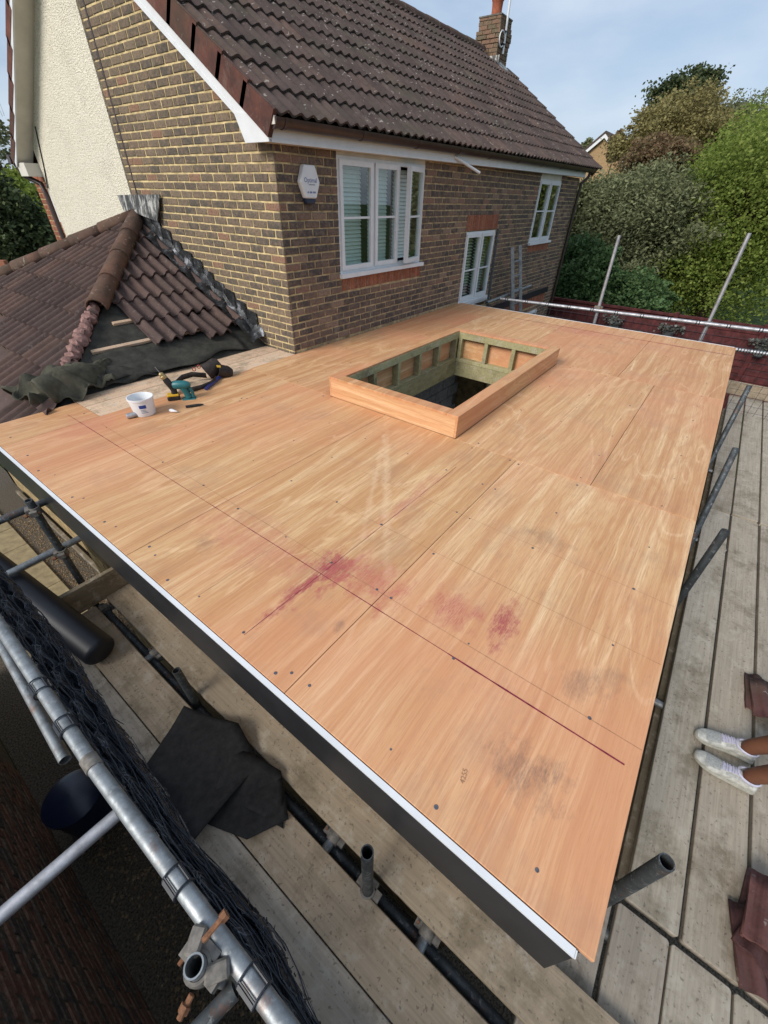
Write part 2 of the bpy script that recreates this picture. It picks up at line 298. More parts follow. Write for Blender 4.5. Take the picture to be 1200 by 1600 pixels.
# ------------------------------------------------------------------ mesh helpers
def wloc(o):
    v = Vector((0, 0, 0))
    while o is not None: v += o.location; o = o.parent
    return v
def frame(d, up=(0, 0, 1)):
    z = Vector(d).normalized(); u = Vector(up)
    if abs(z.dot(u)) > .98: u = Vector((1, 0, 0))
    x = u.cross(z).normalized(); y = z.cross(x)
    return x, y, z
class MB:
    def __init__(s): s.v = []; s.f = []
    def add(s, vs, fs):
        b = len(s.v); s.v += [tuple(v) for v in vs]; s.f += [tuple(b + i for i in f) for f in fs]; return s
    def box(s, x0, x1, y0, y1, z0, z1, m=None, ch=0):
        vs = [Vector((x, y, z)) for z in (z0, z1) for y in (y0, y1) for x in (x0, x1)]
        if m is not None: vs = [m @ v for v in vs]
        return s.add(vs, [(0, 2, 3, 1), (4, 5, 7, 6), (0, 1, 5, 4), (2, 6, 7, 3), (0, 4, 6, 2), (1, 3, 7, 5)])
    def cbox(s, x0, x1, y0, y1, z0, z1, c=.004, m=None):
        cs = []
        for sx, (a, b) in ((0, (x0, x1)),): pass
        bm = bmesh.new(); bmesh.ops.create_cube(bm, size=1)
        for v in bm.verts: v.co = Vector((x0 if v.co.x < 0 else x1, y0 if v.co.y < 0 else y1, z0 if v.co.z < 0 else z1))
        bmesh.ops.bevel(bm, geom=bm.edges[:], offset=c, segments=1, affect='EDGES', clamp_overlap=True)
        bm.verts.index_update()
        s.add([(m @ v.co) if m is not None else v.co for v in bm.verts], [[v.index for v in f.verts] for f in bm.faces]); bm.free(); return s
    def tube(s, p0, p1, r, n=12, r1=None, wall=0, caps=True):
        p0, p1 = Vector(p0), Vector(p1); x, y, z = frame(p1 - p0); r1 = r if r1 is None else r1
        cs = [(math.cos(2 * math.pi * i / n), math.sin(2 * math.pi * i / n)) for i in range(n)]
        ring = lambda p, q: [p + x * (a * q) + y * (b * q) for a, b in cs]
        if not wall:
            vs = ring(p0, r) + ring(p1, r1); fs = [(i, (i + 1) % n, n + (i + 1) % n, n + i) for i in range(n)]
            if caps: fs += [tuple(range(n))[::-1], tuple(range(n, 2 * n))]
        else:
            vs = ring(p0, r) + ring(p1, r1) + ring(p0, r - wall) + ring(p1, r1 - wall)
            fs = []
            for i in range(n):
                j = (i + 1) % n
                fs += [(i, j, n + j, n + i), (2 * n + j, 2 * n + i, 3 * n + i, 3 * n + j), (n + i, n + j, 3 * n + j, 3 * n + i), (j, i, 2 * n + i, 2 * n + j)]
        return s.add(vs, fs)
    def path(s, pts, r, n=8, closed=False):
        pts = [Vector(p) for p in pts]; m = len(pts); rs = r if isinstance(r, (list, tuple)) else [r] * m; vs = []; fs = []
        px = None
        for i, p in enumerate(pts):
            if closed: t = pts[(i + 1) % m] - pts[i - 1]
            else: t = pts[min(i + 1, m - 1)] - pts[max(i - 1, 0)]
            t.normalize()
            if px is None: px = frame(t)[0]
            px = (px - t * px.dot(t)); px.normalize(); py = t.cross(px)
            vs += [p + px * (rs[i] * math.cos(2 * math.pi * k / n)) + py * (rs[i] * math.sin(2 * math.pi * k / n)) for k in range(n)]
        for i in range(m if closed else m - 1):
            a, b = i * n, ((i + 1) % m) * n
            fs += [(a + k, a + (k + 1) % n, b + (k + 1) % n, b + k) for k in range(n)]
        if not closed: fs += [tuple(range(n))[::-1], tuple(range((m - 1) * n, m * n))]
        return s.add(vs, fs)
    def lathe(s, prof, m, n=24, cap=True):
        vs = []; fs = []
        for r, z in prof: vs += [m @ Vector((r * math.cos(2 * math.pi * k / n), r * math.sin(2 * math.pi * k / n), z)) for k in range(n)]
        for i in range(len(prof) - 1):
            fs += [(i * n + k, i * n + (k + 1) % n, (i + 1) * n + (k + 1) % n, (i + 1) * n + k) for k in range(n)]
        if cap: fs += [tuple(range(n))[::-1], tuple(range((len(prof) - 1) * n, len(prof) * n))]
        return s.add(vs, fs)
    def prism(s, poly, m, h):
        n = len(poly); vs = [m @ Vector((x, y, 0)) for x, y in poly] + [m @ Vector((x, y, h)) for x, y in poly]
        return s.add(vs, [tuple(range(n))[::-1], tuple(range(n, 2 * n))] + [(i, (i + 1) % n, n + (i + 1) % n, n + i) for i in range(n)])
    def grid(s, fn, nu, nv):
        vs = [fn(i / nu, j / nv) for j in range(nv + 1) for i in range(nu + 1)]
        return s.add(vs, [(j * (nu + 1) + i, j * (nu + 1) + i + 1, (j + 1) * (nu + 1) + i + 1, (j + 1) * (nu + 1) + i) for j in range(nv) for i in range(nu)])
    def build(s, name, m, parent=None, smooth=False, fix=False, solid=0):
        off = wloc(parent) if parent else Vector((0, 0, 0))
        me = bpy.data.meshes.new(name); me.from_pydata([(a - off.x, b - off.y, c - off.z) for a, b, c in s.v], [], s.f); me.update()
        if fix:
            bm = bmesh.new(); bm.from_mesh(me); bmesh.ops.recalc_face_normals(bm, faces=bm.faces); bm.to_mesh(me); bm.free()
        if smooth: smooth_by_angle(me)
        me.materials.append(M[m] if isinstance(m, str) else m)
        o = bpy.data.objects.new(name, me); COL.objects.link(o); o.parent = parent
        if solid:
            md = o.modifiers.new('s', 'SOLIDIFY'); md.thickness = solid
        return o
def smooth_by_angle(me, ang=40):
    me.polygons.foreach_set('use_smooth', [True] * len(me.polygons))
    bm = bmesh.new(); bm.from_mesh(me)
    for e in bm.edges:
        if len(e.link_faces) == 2 and e.calc_face_angle(0) > R(ang): e.smooth = False
    bm.to_mesh(me); bm.free()
def tag(o, label, cat, group=None):
    o['label'] = label; o['category'] = cat
    if group: o['group'] = group
    return o
def struct(o, kind='structure'): o['kind'] = kind; return o
def thing(name, label, cat, loc=(0, 0, 0), group=None):
    o = bpy.data.objects.new(name, None); COL.objects.link(o); o.location = loc; o.empty_display_size = .1
    return tag(o, label, cat, group)
def put(mesh, name, parent, mx):
    o = bpy.data.objects.new(name, mesh); COL.objects.link(o); o.parent = parent
    m = mx.copy(); m.translation = mx.translation - (wloc(parent) if parent else Vector((0, 0, 0)))
    o.matrix_local = m
    return o
def inview(p):
    q = pix(p); return q is not None and -25 < q[0] < 1225 and -25 < q[1] < 1625
def scatter(items, name, parent, matstuff, limit=300, stuffname=None):
    items = sorted(items, key=lambda a: ((0 if inview(a[1].translation) else 1000) + (a[1].translation - CP).length))
    for me, mx in items[:limit]: put(me, name, parent, mx)
    if len(items) > limit:
        b = MB()
        for me, mx in items[limit:]:
            b.add([mx @ v.co for v in me.vertices], [list(p.vertices) for p in me.polygons])
        struct(b.build(stuffname or name + '_field', matstuff, parent), 'stuff')
_bm = {}
def brick_mesh(l, h, mat, d=.03, c=.006):
    k = (round(l, 3), round(h, 3), mat, random.randrange(5))
    if k in _bm: return _bm[k]
    x, z = l / 2, h / 2
    q = lambda a, b, y: [(-a, y, -b), (a, y, -b), (a, y, b), (-a, y, b)]
    v = q(x, z, d) + q(x, z, c) + q(x - c, z - c, 0)
    f = [(8, 9, 10, 11)] + [(4 + i, 4 + (i + 1) % 4, 8 + (i + 1) % 4, 8 + i) for i in range(4)] + [(i, (i + 1) % 4, 4 + (i + 1) % 4, 4 + i) for i in range(4)]
    jt = random.Random(hash(k[:2]) + k[3] * 77); w_ = .0032 if h < .08 else .001
    v = v[:4] + [(a + jt.uniform(-w_, w_), y, b + jt.uniform(-w_, w_)) for a, y, b in v[4:8]] + [(a + jt.uniform(-w_, w_) * 1.4, y + jt.uniform(0, .002), b + jt.uniform(-w_, w_) * 1.3) for a, y, b in v[8:]]
    me = bpy.data.meshes.new('brick'); me.from_pydata(v, [], f); me.materials.append(M[mat]); _bm[k] = me
    return me
def courses(x0, x1, z0, z1, mat, holes=(), roof=None, L_=.2255, H_=.075, org=0., zorg=0., j=.0145):
    """stretcher bond on a wall laid out in (u, z): list of (mesh, u, z)"""
    out = []; n0 = math.floor((z0 - zorg) / H_); n1 = math.ceil((z1 - zorg) / H_)
    for k in range(n0, n1):
        a, b = zorg + k * H_, zorg + (k + 1) * H_
        if a < z0 - .04 or b > z1 + .045: continue
        iv = [(x0, x1)]
        for hx0, hx1, hz0, hz1 in holes:
            if hz0 < (a + b) / 2 < hz1:
                nv = []
                for p, q in iv:
                    if hx1 <= p or hx0 >= q: nv.append((p, q)); continue
                    if hx0 > p: nv.append((p, hx0))
                    if hx1 < q: nv.append((hx1, q))
                iv = nv
        off = org + (L_ / 2 if k % 2 else 0); i0 = math.floor((x0 - off) / L_) - 1; i1 = math.ceil((x1 - off) / L_) + 1
        for i in range(i0, i1):
            s, e = off + i * L_ + j / 2, off + (i + 1) * L_ - j / 2
            for p, q in iv:
                ss, ee = max(s, p), min(e, q)
                if ee - ss < .03: continue
                if roof and b > roof((ss + ee) / 2): continue
                out.append((brick_mesh(round((ee - ss) / .005) * .005, H_ - j, mat), (ss + ee) / 2, (a + b) / 2))
    return out
def rwall(y):  # placement of a brick on a wall that faces -Y
    return lambda u, z: Matrix.Translation((u, y + random.uniform(-.0015, .0015), z))
def gwall(x):  # on a wall that faces -X
    m = Matrix.Rotation(R(-90), 4, 'Z')
    return lambda u, z: Matrix.Translation((x + random.uniform(-.0015, .0015), u, z)) @ m
def core(b, x0, x1, z0, z1, holes, mk):
    xs = sorted({x0, x1} | {v for h in holes for v in h[:2] if x0 < v < x1}); zs = sorted({z0, z1} | {v for h in holes for v in h[2:] if z0 < v < z1})
    for i in range(len(xs) - 1):
        for k in range(len(zs) - 1):
            cx, cz = (xs[i] + xs[i + 1]) / 2, (zs[k] + zs[k + 1]) / 2
            if any(h[0] < cx < h[1] and h[2] < cz < h[3] for h in holes): continue
            mk(b, xs[i], xs[i + 1], zs[k], zs[k + 1])

# ================================================================== SETTING
GZ = -2.9
struct(MB().add([(-250, -250, GZ - .02), (250, -250, GZ - .02), (250, 250, GZ - .02), (-250, 250, GZ - .02)], [(0, 1, 2, 3)]).build('ground', 'grass'))
struct(MB().add([(-4.2, -12, GZ), (6, -12, GZ), (6, -.9, GZ), (-2.4, -.9, GZ), (-2.4, 7, GZ), (-4.2, 7, GZ)], [(0, 1, 2, 3, 4, 5)]).build('gravel_path', 'gravel'))
struct(MB().add([(-30, 24, GZ - .01), (60, 24, GZ - .01), (60, 70, GZ - .01), (-30, 70, GZ - .01)], [(0, 1, 2, 3)]).build('road', 'asphalt'))
b = MB()
for k in range(5200):
    if k < 2600: x, y = random.uniform(-4.1, -3.2), random.uniform(-5, -.8)
    elif k < 3600: x, y = random.uniform(-3.1, -2.45), random.uniform(-2.4, 4)
    else: x, y = random.uniform(-2.95, -2.55), random.uniform(.3, 4.2)
    r = random.uniform(.008, .02); h = r * .7; a = random.uniform(0, 6.28); c_, s_ = math.cos(a) * r, math.sin(a) * r
    b.add([(x + c_, y + s_, GZ), (x - s_ * .8, y + c_ * .8, GZ), (x - c_, y - s_, GZ), (x + s_ * .8, y - c_ * .8, GZ), (x, y, GZ + h)], [(0, 1, 4), (1, 2, 4), (2, 3, 4), (3, 0, 4)])
struct(b.build('gravel', 'stone1'), 'stuff')
pv = struct(MB().box(-3.75, -2.93, .2, 5.2, GZ - .01, GZ + .012).build('paved_path', 'mortar_d'))
for i in range(2):
    for k in range(8):
        x, y = -3.74 + i * .405, .22 + k * .62
        MB().cbox(x, x + .395, y, y + .61, GZ, GZ + .035 + random.uniform(0, .004), .004).build('paving_slab', 'slab', pv)
MB().cbox(-2.55, -2.49, -.9, 5, GZ, GZ + .08, .01).build('edging_strip', 'board_d', pv)

# ================================================================== HOUSE
TL = .0105                                                     # slight rise of the eaves line
SH = Matrix(((1, 0, 0, 0), (0, 1, 0, 0), (TL, 0, 1, 0), (0, 0, 0, 1)))
EY, EZ, SL = -.22, 2.03, .67
roofz = lambda y: EZ + SL * (y - EY)
house = thing('brick_house', 'brown brick house with cream render gable and dark tiled roof beside the plywood deck', 'house', (4.7, 3, GZ))
W1 = (.87, 2.64, .73, 1.97); W2 = (4.03, 5.17, -.17, 1.085); W3 = (6.93, 8.22, .745, 2.02); W4 = (7.35, 8.55, -2.0, -.74)
S1 = (.895, 2.665, .563, .73); S2 = (4.0, 5.22, 1.085, 1.31); S3 = (6.95, 8.25, .585, .745); S4 = (5.4, 8.9, -.62, -.40)
HX = 9.5
holes = [W1, W2, W3, W4]
b = MB(); core(b, 0.208, HX, GZ, 1.93, holes, lambda b, a, c, d, e: b.box(a, c, .008, .22, d, e))
rear = b.build('rear_wall', 'mortar', house)
it = []
pl = rwall(0)
for me, u, z in courses(0, HX, 0.0, 1.93, 'b_rear', [h for h in (W1, W2, W3, S1, S2, S3)], zorg=.0975): it.append((me, pl(u, z)))
for me, u, z in courses(4.2, HX, -1.6, 0.0, 'b_rear', [W2, W4, S4, (5.2, 9.0, -.42, -.25)], zorg=.0975): it.append((me, pl(u, z)))
scatter(it, 'brick', rear, 'b_rears', 170)
it = []
for (x0, x1, z0, z1) in (S1, S2, S3, S4):
    n = int((x1 - x0) / .075); w = (x1 - x0) / n
    for i in range(n): it.append((brick_mesh(w - .008, z1 - z0 - .010, 'b_red'), pl(x0 + (i + .5) * w, (z0 + z1) / 2)))
scatter(it, 'soldier_brick', rear, 'b_reds', 160)
# gable
b = MB()
b.prism([(0.008, GZ), (2.83, GZ), (2.83, roofz(2.83) - .16), (0.008, roofz(0) - .16)], Matrix(((0, 0, 1, .008), (1, 0, 0, 0), (0, 1, 0, 0), (0, 0, 0, 1))), .2)
gable = b.build('gable_wall', 'mortar_g', house, fix=True)
pl = gwall(0); it = []
for me, u, z in courses(0, 2.69, -.05, 3.9, 'b_gable', [], lambda y: roofz(y) - .10, org=.1025, zorg=.0975): it.append((me, pl(u, z)))
for me, u, z in courses(2.715, 2.83, .9, 3.95, 'b_gable', [], lambda y: roofz(y) - .10, org=2.715, zorg=.0975): it.append((me, pl(u, z)))
scatter(it, 'brick', gable, 'b_gables', 170)
MB().box(.0, .012, 2.692, 2.713, .9, 3.75).build('movement_joint', 'brown', gable)
FR = lambda y: 1.98 + .753 * (5.39 - y)
b = MB(); mg = Matrix(((0, 0, 1, -.014), (1, 0, 0, 0), (0, 1, 0, 0), (0, 0, 0, 1)))
b.prism([(2.832, GZ), (5.42, GZ), (5.42, FR(5.42) + .02), (3.15, FR(3.15) + .02), (2.832, roofz(2.832) - .2)], mg, .2)
b.build('render_panel', 'render', house, fix=True)
# orange brick return at the front corner
b = MB(); b.box(.10, .3, 5.42, 6.2, GZ, 1.75); fw = b.build('front_return_wall', 'mortar', house)
it = [(me, gwall(.09)(u, z)) for me, u, z in courses(5.46, 6.19, -1.2, 1.75, 'b_red', [])]
scatter(it, 'brick', fw, 'b_reds', 90)
for z0, z1 in ((.25, .8), (1.05, 1.55)): MB().box(.06, .085, 5.62, 5.66, z0, z1).build('white_trim', 'white', house)
# other walls (closed body)
MB().box(HX - .2, HX - .001, .22, 5.55, GZ, 1.8).box(.31, HX - .2, 5.4, 5.55, GZ, 1.8).build('outer_wall', 'mortar', house)
MB().prism([(.22, 1.9), (5.5, 1.8), (3.1, 3.7)], Matrix(((0, 0, 1, HX - .2), (1, 0, 0, 0), (0, 1, 0, 0), (0, 0, 0, 1))), .18).build('far_gable', 'b_rears', house, fix=True)

# ---- roof
ca, sa = math.cos(math.atan(SL)), math.sin(math.atan(SL))
XR0, XR1 = -.15, 9.93
slope = (3.07 - EY) / ca
b = MB()
b.add([(XR0 + .02, EY + .06, roofz(EY + .06) - .05), (XR1, EY + .06, roofz(EY + .06) - .05 + TL * XR1), (XR1, 3.05, roofz(3.05) - .05 + TL * XR1), (XR0 + .02, 3.05, roofz(3.05) - .05)], [(0, 1, 2, 3)])
b.add([(XR0 + .02, 3.05, roofz(3.05) - .05), (XR1, 3.05, roofz(3.05) - .05 + TL * XR1), (XR1, 5.8, FR(5.8) + .16 + TL * XR1), (XR0 + .02, 5.8, FR(5.8) + .16)], [(0, 1, 2, 3)])
roof = b.build('roof', 'tile_s', house)
def tile_mesh(name, mat, wt=.305, ln=.42, amp=.032, seg=14, thick=.020, flat=False):
    v = []; f = []
    for j, y in enumerate((0, ln)):
        for i in range(seg + 1):
            x = i / seg * wt; ph = (x / wt * 2) % 1.0
            w = (.5 + .5 * math.cos(2 * math.pi * ph)) if not flat else (max(0, math.cos(2 * math.pi * (ph - .5)) + .1) / 1.1 if abs(ph - .5) < .27 else 0)
            w = w ** (1.0 if not flat else .6)
            v.append((x, y, .034 - .030 * y / ln + amp * w * (1 if not flat else .75)))
    n = seg + 1
    v += [(x, 0, z - thick) for x, y, z in v[:n]]
    for i in range(seg): f += [(i, i + 1, n + i + 1, n + i), (2 * n + i, 2 * n + i + 1, i + 1, i)]
    v += [(0, ln, -.005), (0, 0, .005), (wt, ln, -.005), (wt, 0, .005)]
    k = 3 * n; f += [(0, n, k, k + 1), (n - 1, k + 3, k + 2, 2 * n - 1)]
    me = bpy.data.meshes.new(name); me.from_pydata(v, [], f); me.materials.append(M[mat])
    smooth_by_angle(me, 50)
    return me
TM = tile_mesh('roof_tile', 'tile')
WT = .305; EXP = slope / 11.6
ex = Vector((1, 0, TL)).normalized(); es = Vector((0, ca, sa)); en = ex.cross(es).normalized()
it = []; nc = int((XR1 - XR0) / WT) + 1
for r_ in range(12):
    for c_ in range(nc):
        o = Vector((XR0 + c_ * WT, EY, EZ + TL * (XR0 + c_ * WT))) + es * (r_ * EXP) + en * random.uniform(-.003, .003)
        if o.y > 2.98: continue
        if o.x > 9.25 and o.y > 2.45: continue
        e2 = (ex + es * random.uniform(-.006, .006)).normalized()
        m = Matrix((e2, en.cross(e2), en)).transposed().to_4x4(); m.translation = o
        it.append((TM, m))
scatter(it, 'roof_tile', roof, 'tile_s', 300)
# front slope tiles: plain stepped courses seen edge-on at the verge
for r_ in range(9):
    y0 = 5.76 - r_ * .36
    z0 = FR(y0) + .17
    MB().add([(-.24, y0, z0), (.2, y0, z0), (.2, y0 - .40, z0 + .27), (-.24, y0 - .40, z0 + .27), (-.24, y0, z0 - .10), (.2, y0, z0 - .10), (.2, y0 - .4, z0 + .15), (-.24, y0 - .4, z0 + .15)],
             [(0, 1, 2, 3), (7, 6, 5, 4), (0, 4, 5, 1), (3, 2, 6, 7), (0, 3, 7, 4), (1, 5, 6, 2)]).build('verge_tile', 'verge', roof, fix=True)
# rear verge cloak tiles
for r_ in range(12):
    a = r_ * EXP
    o = Vector((XR0 - .012, EY, EZ)) + es * a
    pts = [(0, .055), (EXP + .05, .028), (EXP + .05, -.15), (0, -.15)]
    mm = Matrix(((0, 0, 1, 0), (es.y, en.y, 0, 0), (es.z, en.z, 0, 0), (0, 0, 0, 1))); mm.translation = o
    MB().prism(pts, mm, .05).build('verge_tile', 'verge', roof, fix=True)
    mm2 = mm.copy(); mm2.translation = Vector((XR1 - .03, EY, EZ + TL * XR1)) + es * a
    if (o.y < 2.5): MB().prism(pts, mm2, .05).build('verge_tile', 'verge', roof, fix=True)
n = 23
for k in range(n):
    x0 = XR0 + k * (9.45 - XR0) / n; x1 = x0 + (9.45 - XR0) / n + .015
    z = roofz(3.05) - .03 + TL * x0
    b = MB(); rr = .125 + (k % 2) * .006
    prof = [(3.05 + rr * 1.15 * math.cos(t), z + rr * .95 * math.sin(t)) for t in [math.pi * i / 8 for i in range(9)]]
    v = [(x0, y, zz) for y, zz in prof] + [(x1, y, zz + TL * .4) for y, zz in prof]
    b.add(v, [(i, i + 1, 10 + i, 9 + i) for i in range(8)] + [tuple(range(9))]); b.build('ridge_tile', 'ridge', roof, smooth=True, fix=True)
# chimney
ch = MB().box(9.615, 10.185, 2.715, 3.245, GZ, 4.86).build('chimney', 'mortar_d', house)
it = []
for k in range(14):
    z0 = 3.83 + k * .075; ex_ = .03 if k in (9, 10) else (.015 if k in (8, 11) else 0)
    for (side, u0, u1) in (('g', 2.7 - ex_, 3.26 + ex_), ('r', 9.6 - ex_, 10.2 + ex_)):
        off = .11 if k % 2 else 0; u = u0 - off
        while u < u1 - .02:
            a, e = max(u, u0), min(u + .215, u1)
            if e - a > .03:
                me = brick_mesh(round((e - a) / .005) * .005, .066, 'b_chim', .05)
                it.append((me, gwall(9.6 - ex_)((a + e) / 2, z0 + .037) if side == 'g' else rwall(2.7 - ex_)((a + e) / 2, z0 + .037)))
            u += .225
scatter(it, 'brick', ch, 'b_chims', 300)
MB().box(9.59, 10.21, 2.69, 3.27, 4.86, 4.885).build('chimney_cap', 'mortar_d', ch)
T = Matrix.Translation
MB().lathe([(.12, 4.88), (.115, 5.0), (.125, 5.12), (.14, 5.14), (.14, 5.18), (.10, 5.18), (.10, 4.95)], T((9.83, 2.95, 0)), 18).build('chimney_pot', 'terra', ch, smooth=True)
b = MB()
for k in range(10):
    a = k * math.pi / 5; b.tube((9.83 + .11 * math.cos(a), 2.95 + .11 * math.sin(a), 5.17), (9.83 + .09 * math.cos(a + .2), 2.95 + .09 * math.sin(a + .2), 5.42), .006, 5)
for z in (5.24, 5.32, 5.41): b.path([(9.83 + .105 * math.cos(a * math.pi / 8), 2.95 + .105 * math.sin(a * math.pi / 8), z) for a in range(16)], .005, 5, True)
b.build('bird_guard', 'galv', ch)
MB().box(9.57, 10.0, 2.66, 2.70, 3.84, 4.12, SH @ T((0, 0, -.1))).add([(9.45, 2.35, roofz(2.35) + .16), (9.98, 2.35, roofz(2.35) + .16), (9.98, 2.70, roofz(2.7) + .17), (9.45, 2.70, roofz(2.7) + .17)], [(0, 1, 2, 3)]).box(9.56, 9.598, 2.6, 3.2, 3.95, 4.22).build('lead_apron', 'lead', ch)
# fascia, soffit, gutter, barge boards
def sbox(name, m, *a, par=house): return MB().box(*a, m=SH).build(name, m, par)
fas = sbox('fascia_board', 'white', -.12, 9.42, -.118, -.10, 1.885, 2.045)
sbox('fascia_lip', 'white', -.121, 9.42, -.124, -.1185, 1.878, 1.90, par=fas)
sbox('soffit', 'cream', -.12, HX, -.10, .008, 1.878, 1.892)
gt = MB(); nn = 9
prof = [(-.185 + .064 * math.cos(t), 2.035 + .072 * math.sin(t)) for t in [math.pi + math.pi * i / 8 for i in range(9)]]
v = [SH @ Vector((x, y, z)) for x in (-.13, 9.78) for y, z in prof]
gt.add(v, [(i, i + 1, nn + i + 1, nn + i) for i in range(8)] + [tuple(range(9)), tuple(range(9, 18))])
gutter = gt.build('gutter', 'brown', house, smooth=True)
for x in (-.125, -.02, 1.05, 2.1, 3.12, 4.1, 5.2, 6.3, 7.4, 8.5, 9.5):
    p2 = [(-.185 + .069 * math.cos(t), 2.036 + .078 * math.sin(t)) for t in [math.pi + math.pi * i / 8 for i in range(9)]]
    v = [SH @ Vector((xx, y, z)) for xx in (x - .015, x + .02) for y, z in p2]
    MB().add(v, [(i, i + 1, nn + i + 1, nn + i) for i in range(8)] + [tuple(range(9)), tuple(range(9, 18))]).build('gutter_bracket', 'brown', gutter)
MB().box(-.150, -.131, -.235, -.14, 1.985, 2.04).build('gutter_end_cap', 'cream', gutter)
dp = MB(); dp.path([(9.55, -.17, 2.06), (9.55, -.16, 1.99), (9.46, -.06, 1.86), (9.46, -.05, 1.6), (9.46, -.05, GZ)], .034, 10).build('downpipe', 'brown', house, smooth=True)
for i, (p, q) in enumerate((((-.15, -.1), (3.05, 3.05)),)): pass
mm = Matrix(((0, 0, 1, -.135), (es.y, en.y, 0, 0), (es.z, en.z, 0, 0), (0, 0, 0, 1))); mm.translation = Vector((-.135, EY, EZ))
MB().prism([(.10, -.12), (slope + .02, -.12), (slope + .1, -.255), (.22, -.255)], mm, .018).build('barge_board', 'white', house, fix=True)
MB().prism([(.24, -.225), (slope, -.225), (slope, -.255), (.24, -.255)], Matrix.Translation((-.004, 0, 0)) @ mm, .004).build('barge_lip', 'white', house, fix=True)
mm3 = mm.copy(); mm3.translation = Vector((-.117, EY, EZ))
MB().prism([(.12, -.24), (slope, -.24), (slope, -.25), (.12, -.25)], mm3, .125).build('verge_soffit', 'cream', house, fix=True)
# white box end where barge meets eaves
MB().prism([(-.124, 1.878), (.20, 1.878), (.31, 2.09), (-.06, 2.05), (-.124, 2.04)], Matrix(((0, 0, 1, -.141), (1, 0, 0, 0), (0, 1, 0, 0), (0, 0, 0, 1))), .03).build('eaves_box_end', 'white', house, fix=True)
# front barge, soffit, gutter
v = [(y, FR(y) + d) for y, d in ((5.70, .0), (3.05, .0), (3.05, .12), (5.70, .12))]
MB().prism(v, Matrix(((0, 0, 1, -.235), (1, 0, 0, 0), (0, 1, 0, 0), (0, 0, 0, 1))), .02).build('front_barge_board', 'white', house, fix=True)
v = [(y, FR(y) + d) for y, d in ((5.70, .005), (3.05, .005), (3.05, .02), (5.70, .02))]
MB().prism(v, Matrix(((0, 0, 1, -.215), (1, 0, 0, 0), (0, 1, 0, 0), (0, 0, 0, 1))), .205).build('front_verge_soffit', 'cream', house, fix=True)
MB().box(-.21, .09, 5.43, 5.72, 1.64, 1.80).build('front_eaves_box', 'cream', house)
MB().tube((-.26, 5.82, 1.84), (3, 5.82, 1.84), .06, 10).build('front_gutter', 'brown', house)
MB().path([(-.2, 5.82, 1.8), (-.16, 5.75, 1.65), (-.05, 5.52, 1.55), (-.05, 5.47, 1.4), (-.05, 5.47, GZ)], .036, 10).build('front_downpipe', 'brown', house, smooth=True)
MB().path([(-.02, 5.02, 2.2), (-.02, 5.25, 1.75), (-.03, 5.38, 1.5)], .009, 6).build('wall_cable', 'blk', house)
MB().tube((3.15, -.11, 1.98), (3.62, -.30, 1.82), .018, 10, wall=.003).build('overflow_pipe', 'white', house)

# ---- windows
def window(par, x0, x1, z0, z1, lights, barz, y=.015, blind='slat', nsl=26, open_last=0, sill=True, slgap=.9):
    w = MB(); fw_ = .04
    w.box(x0, x1, y, y + .07, z1 - fw_, z1); w.box(x0, x1, y, y + .07, z0, z0 + fw_)
    for x in [x0] + [l for l in lights[1:-1]] + [x1]:
        a = x if x == x0 else (x - fw_ if x == x1 else x - fw_ / 2); w.box(a, a + fw_, y + .0005, y + .069, z0 + fw_, z1 - fw_)
    win = w.build('window', 'white', par)
    for i in range(len(lights) - 1):
        a, e = lights[i] + (.024 if i else fw_ - .004), lights[i + 1] - (.024 if i < len(lights) - 2 else fw_ - .004)
        m = Matrix.Identity(4); c0, c1 = z0 + fw_ - .006, z1 - fw_ + .006
        if open_last and i == len(lights) - 2:
            m = T((e, y - .02, 0)) @ Matrix.Rotation(R(open_last), 4, 'Z') @ T((-e, -(y - .02), 0))
        s_ = MB(); sw = .048; y0, y1 = y - .022, y + .03
        s_.box(a, e, y0, y1, c0, c0 + sw, m).box(a, e, y0, y1, c1 - sw, c1, m).box(a, a + sw, y0, y1, c0 + sw, c1 - sw, m).box(e - sw, e, y0, y1, c0 + sw, c1 - sw, m)
        sash = s_.build('sash', 'white', win)
        MB().box(a + sw - .004, e - sw + .004, y + .002, y + .008, c0 + sw - .004, c1 - sw + .004, m).build('pane', 'glass', win)
        if barz: MB().box(a + sw, e - sw, y - .006, y + .015, barz - .011, barz + .011, m).build('glazing_bar', 'white', win)
        if blind:
            s_ = MB(); hh = (c1 - c0 - .06) / nsl
            for k in range(nsl):
                zc = c0 + .03 + (k + .5) * hh
                mm_ = T((0, y + .13, zc)) @ Matrix.Rotation(R(58 if slgap > .8 else 20), 4, 'X')
                s_.box(lights[i] + .05, lights[i + 1] - (.05 if slgap < .8 else .09), -hh * .55, hh * .55, -.0015, .0015, mm_)
            xm = lights[i] + .16; s_.box(xm, xm + .006, y + .10, y + .102, c0, c1)
            s_.build('venetian_blind', blind, win)
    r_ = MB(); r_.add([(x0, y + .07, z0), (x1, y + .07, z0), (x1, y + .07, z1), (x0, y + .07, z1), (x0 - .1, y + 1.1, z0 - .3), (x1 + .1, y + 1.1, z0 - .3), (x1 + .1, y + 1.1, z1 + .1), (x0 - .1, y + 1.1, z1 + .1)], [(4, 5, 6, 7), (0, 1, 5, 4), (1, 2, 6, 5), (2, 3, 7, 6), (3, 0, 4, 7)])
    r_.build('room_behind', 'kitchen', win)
    if sill: MB().box(x0 - .02, x1 + .03, -.05, y + .05, z0 - .045, z0 - .001).build('sill', 'white', win)
    return win
window(house, .87, 2.64, .755, 1.86, [.87, 1.52, 2.05, 2.64], 1.31, open_last=14, nsl=24)
MB().box(.87, 2.64, .02, .1, 1.862, 1.97).build('head_board', 'cream', house)
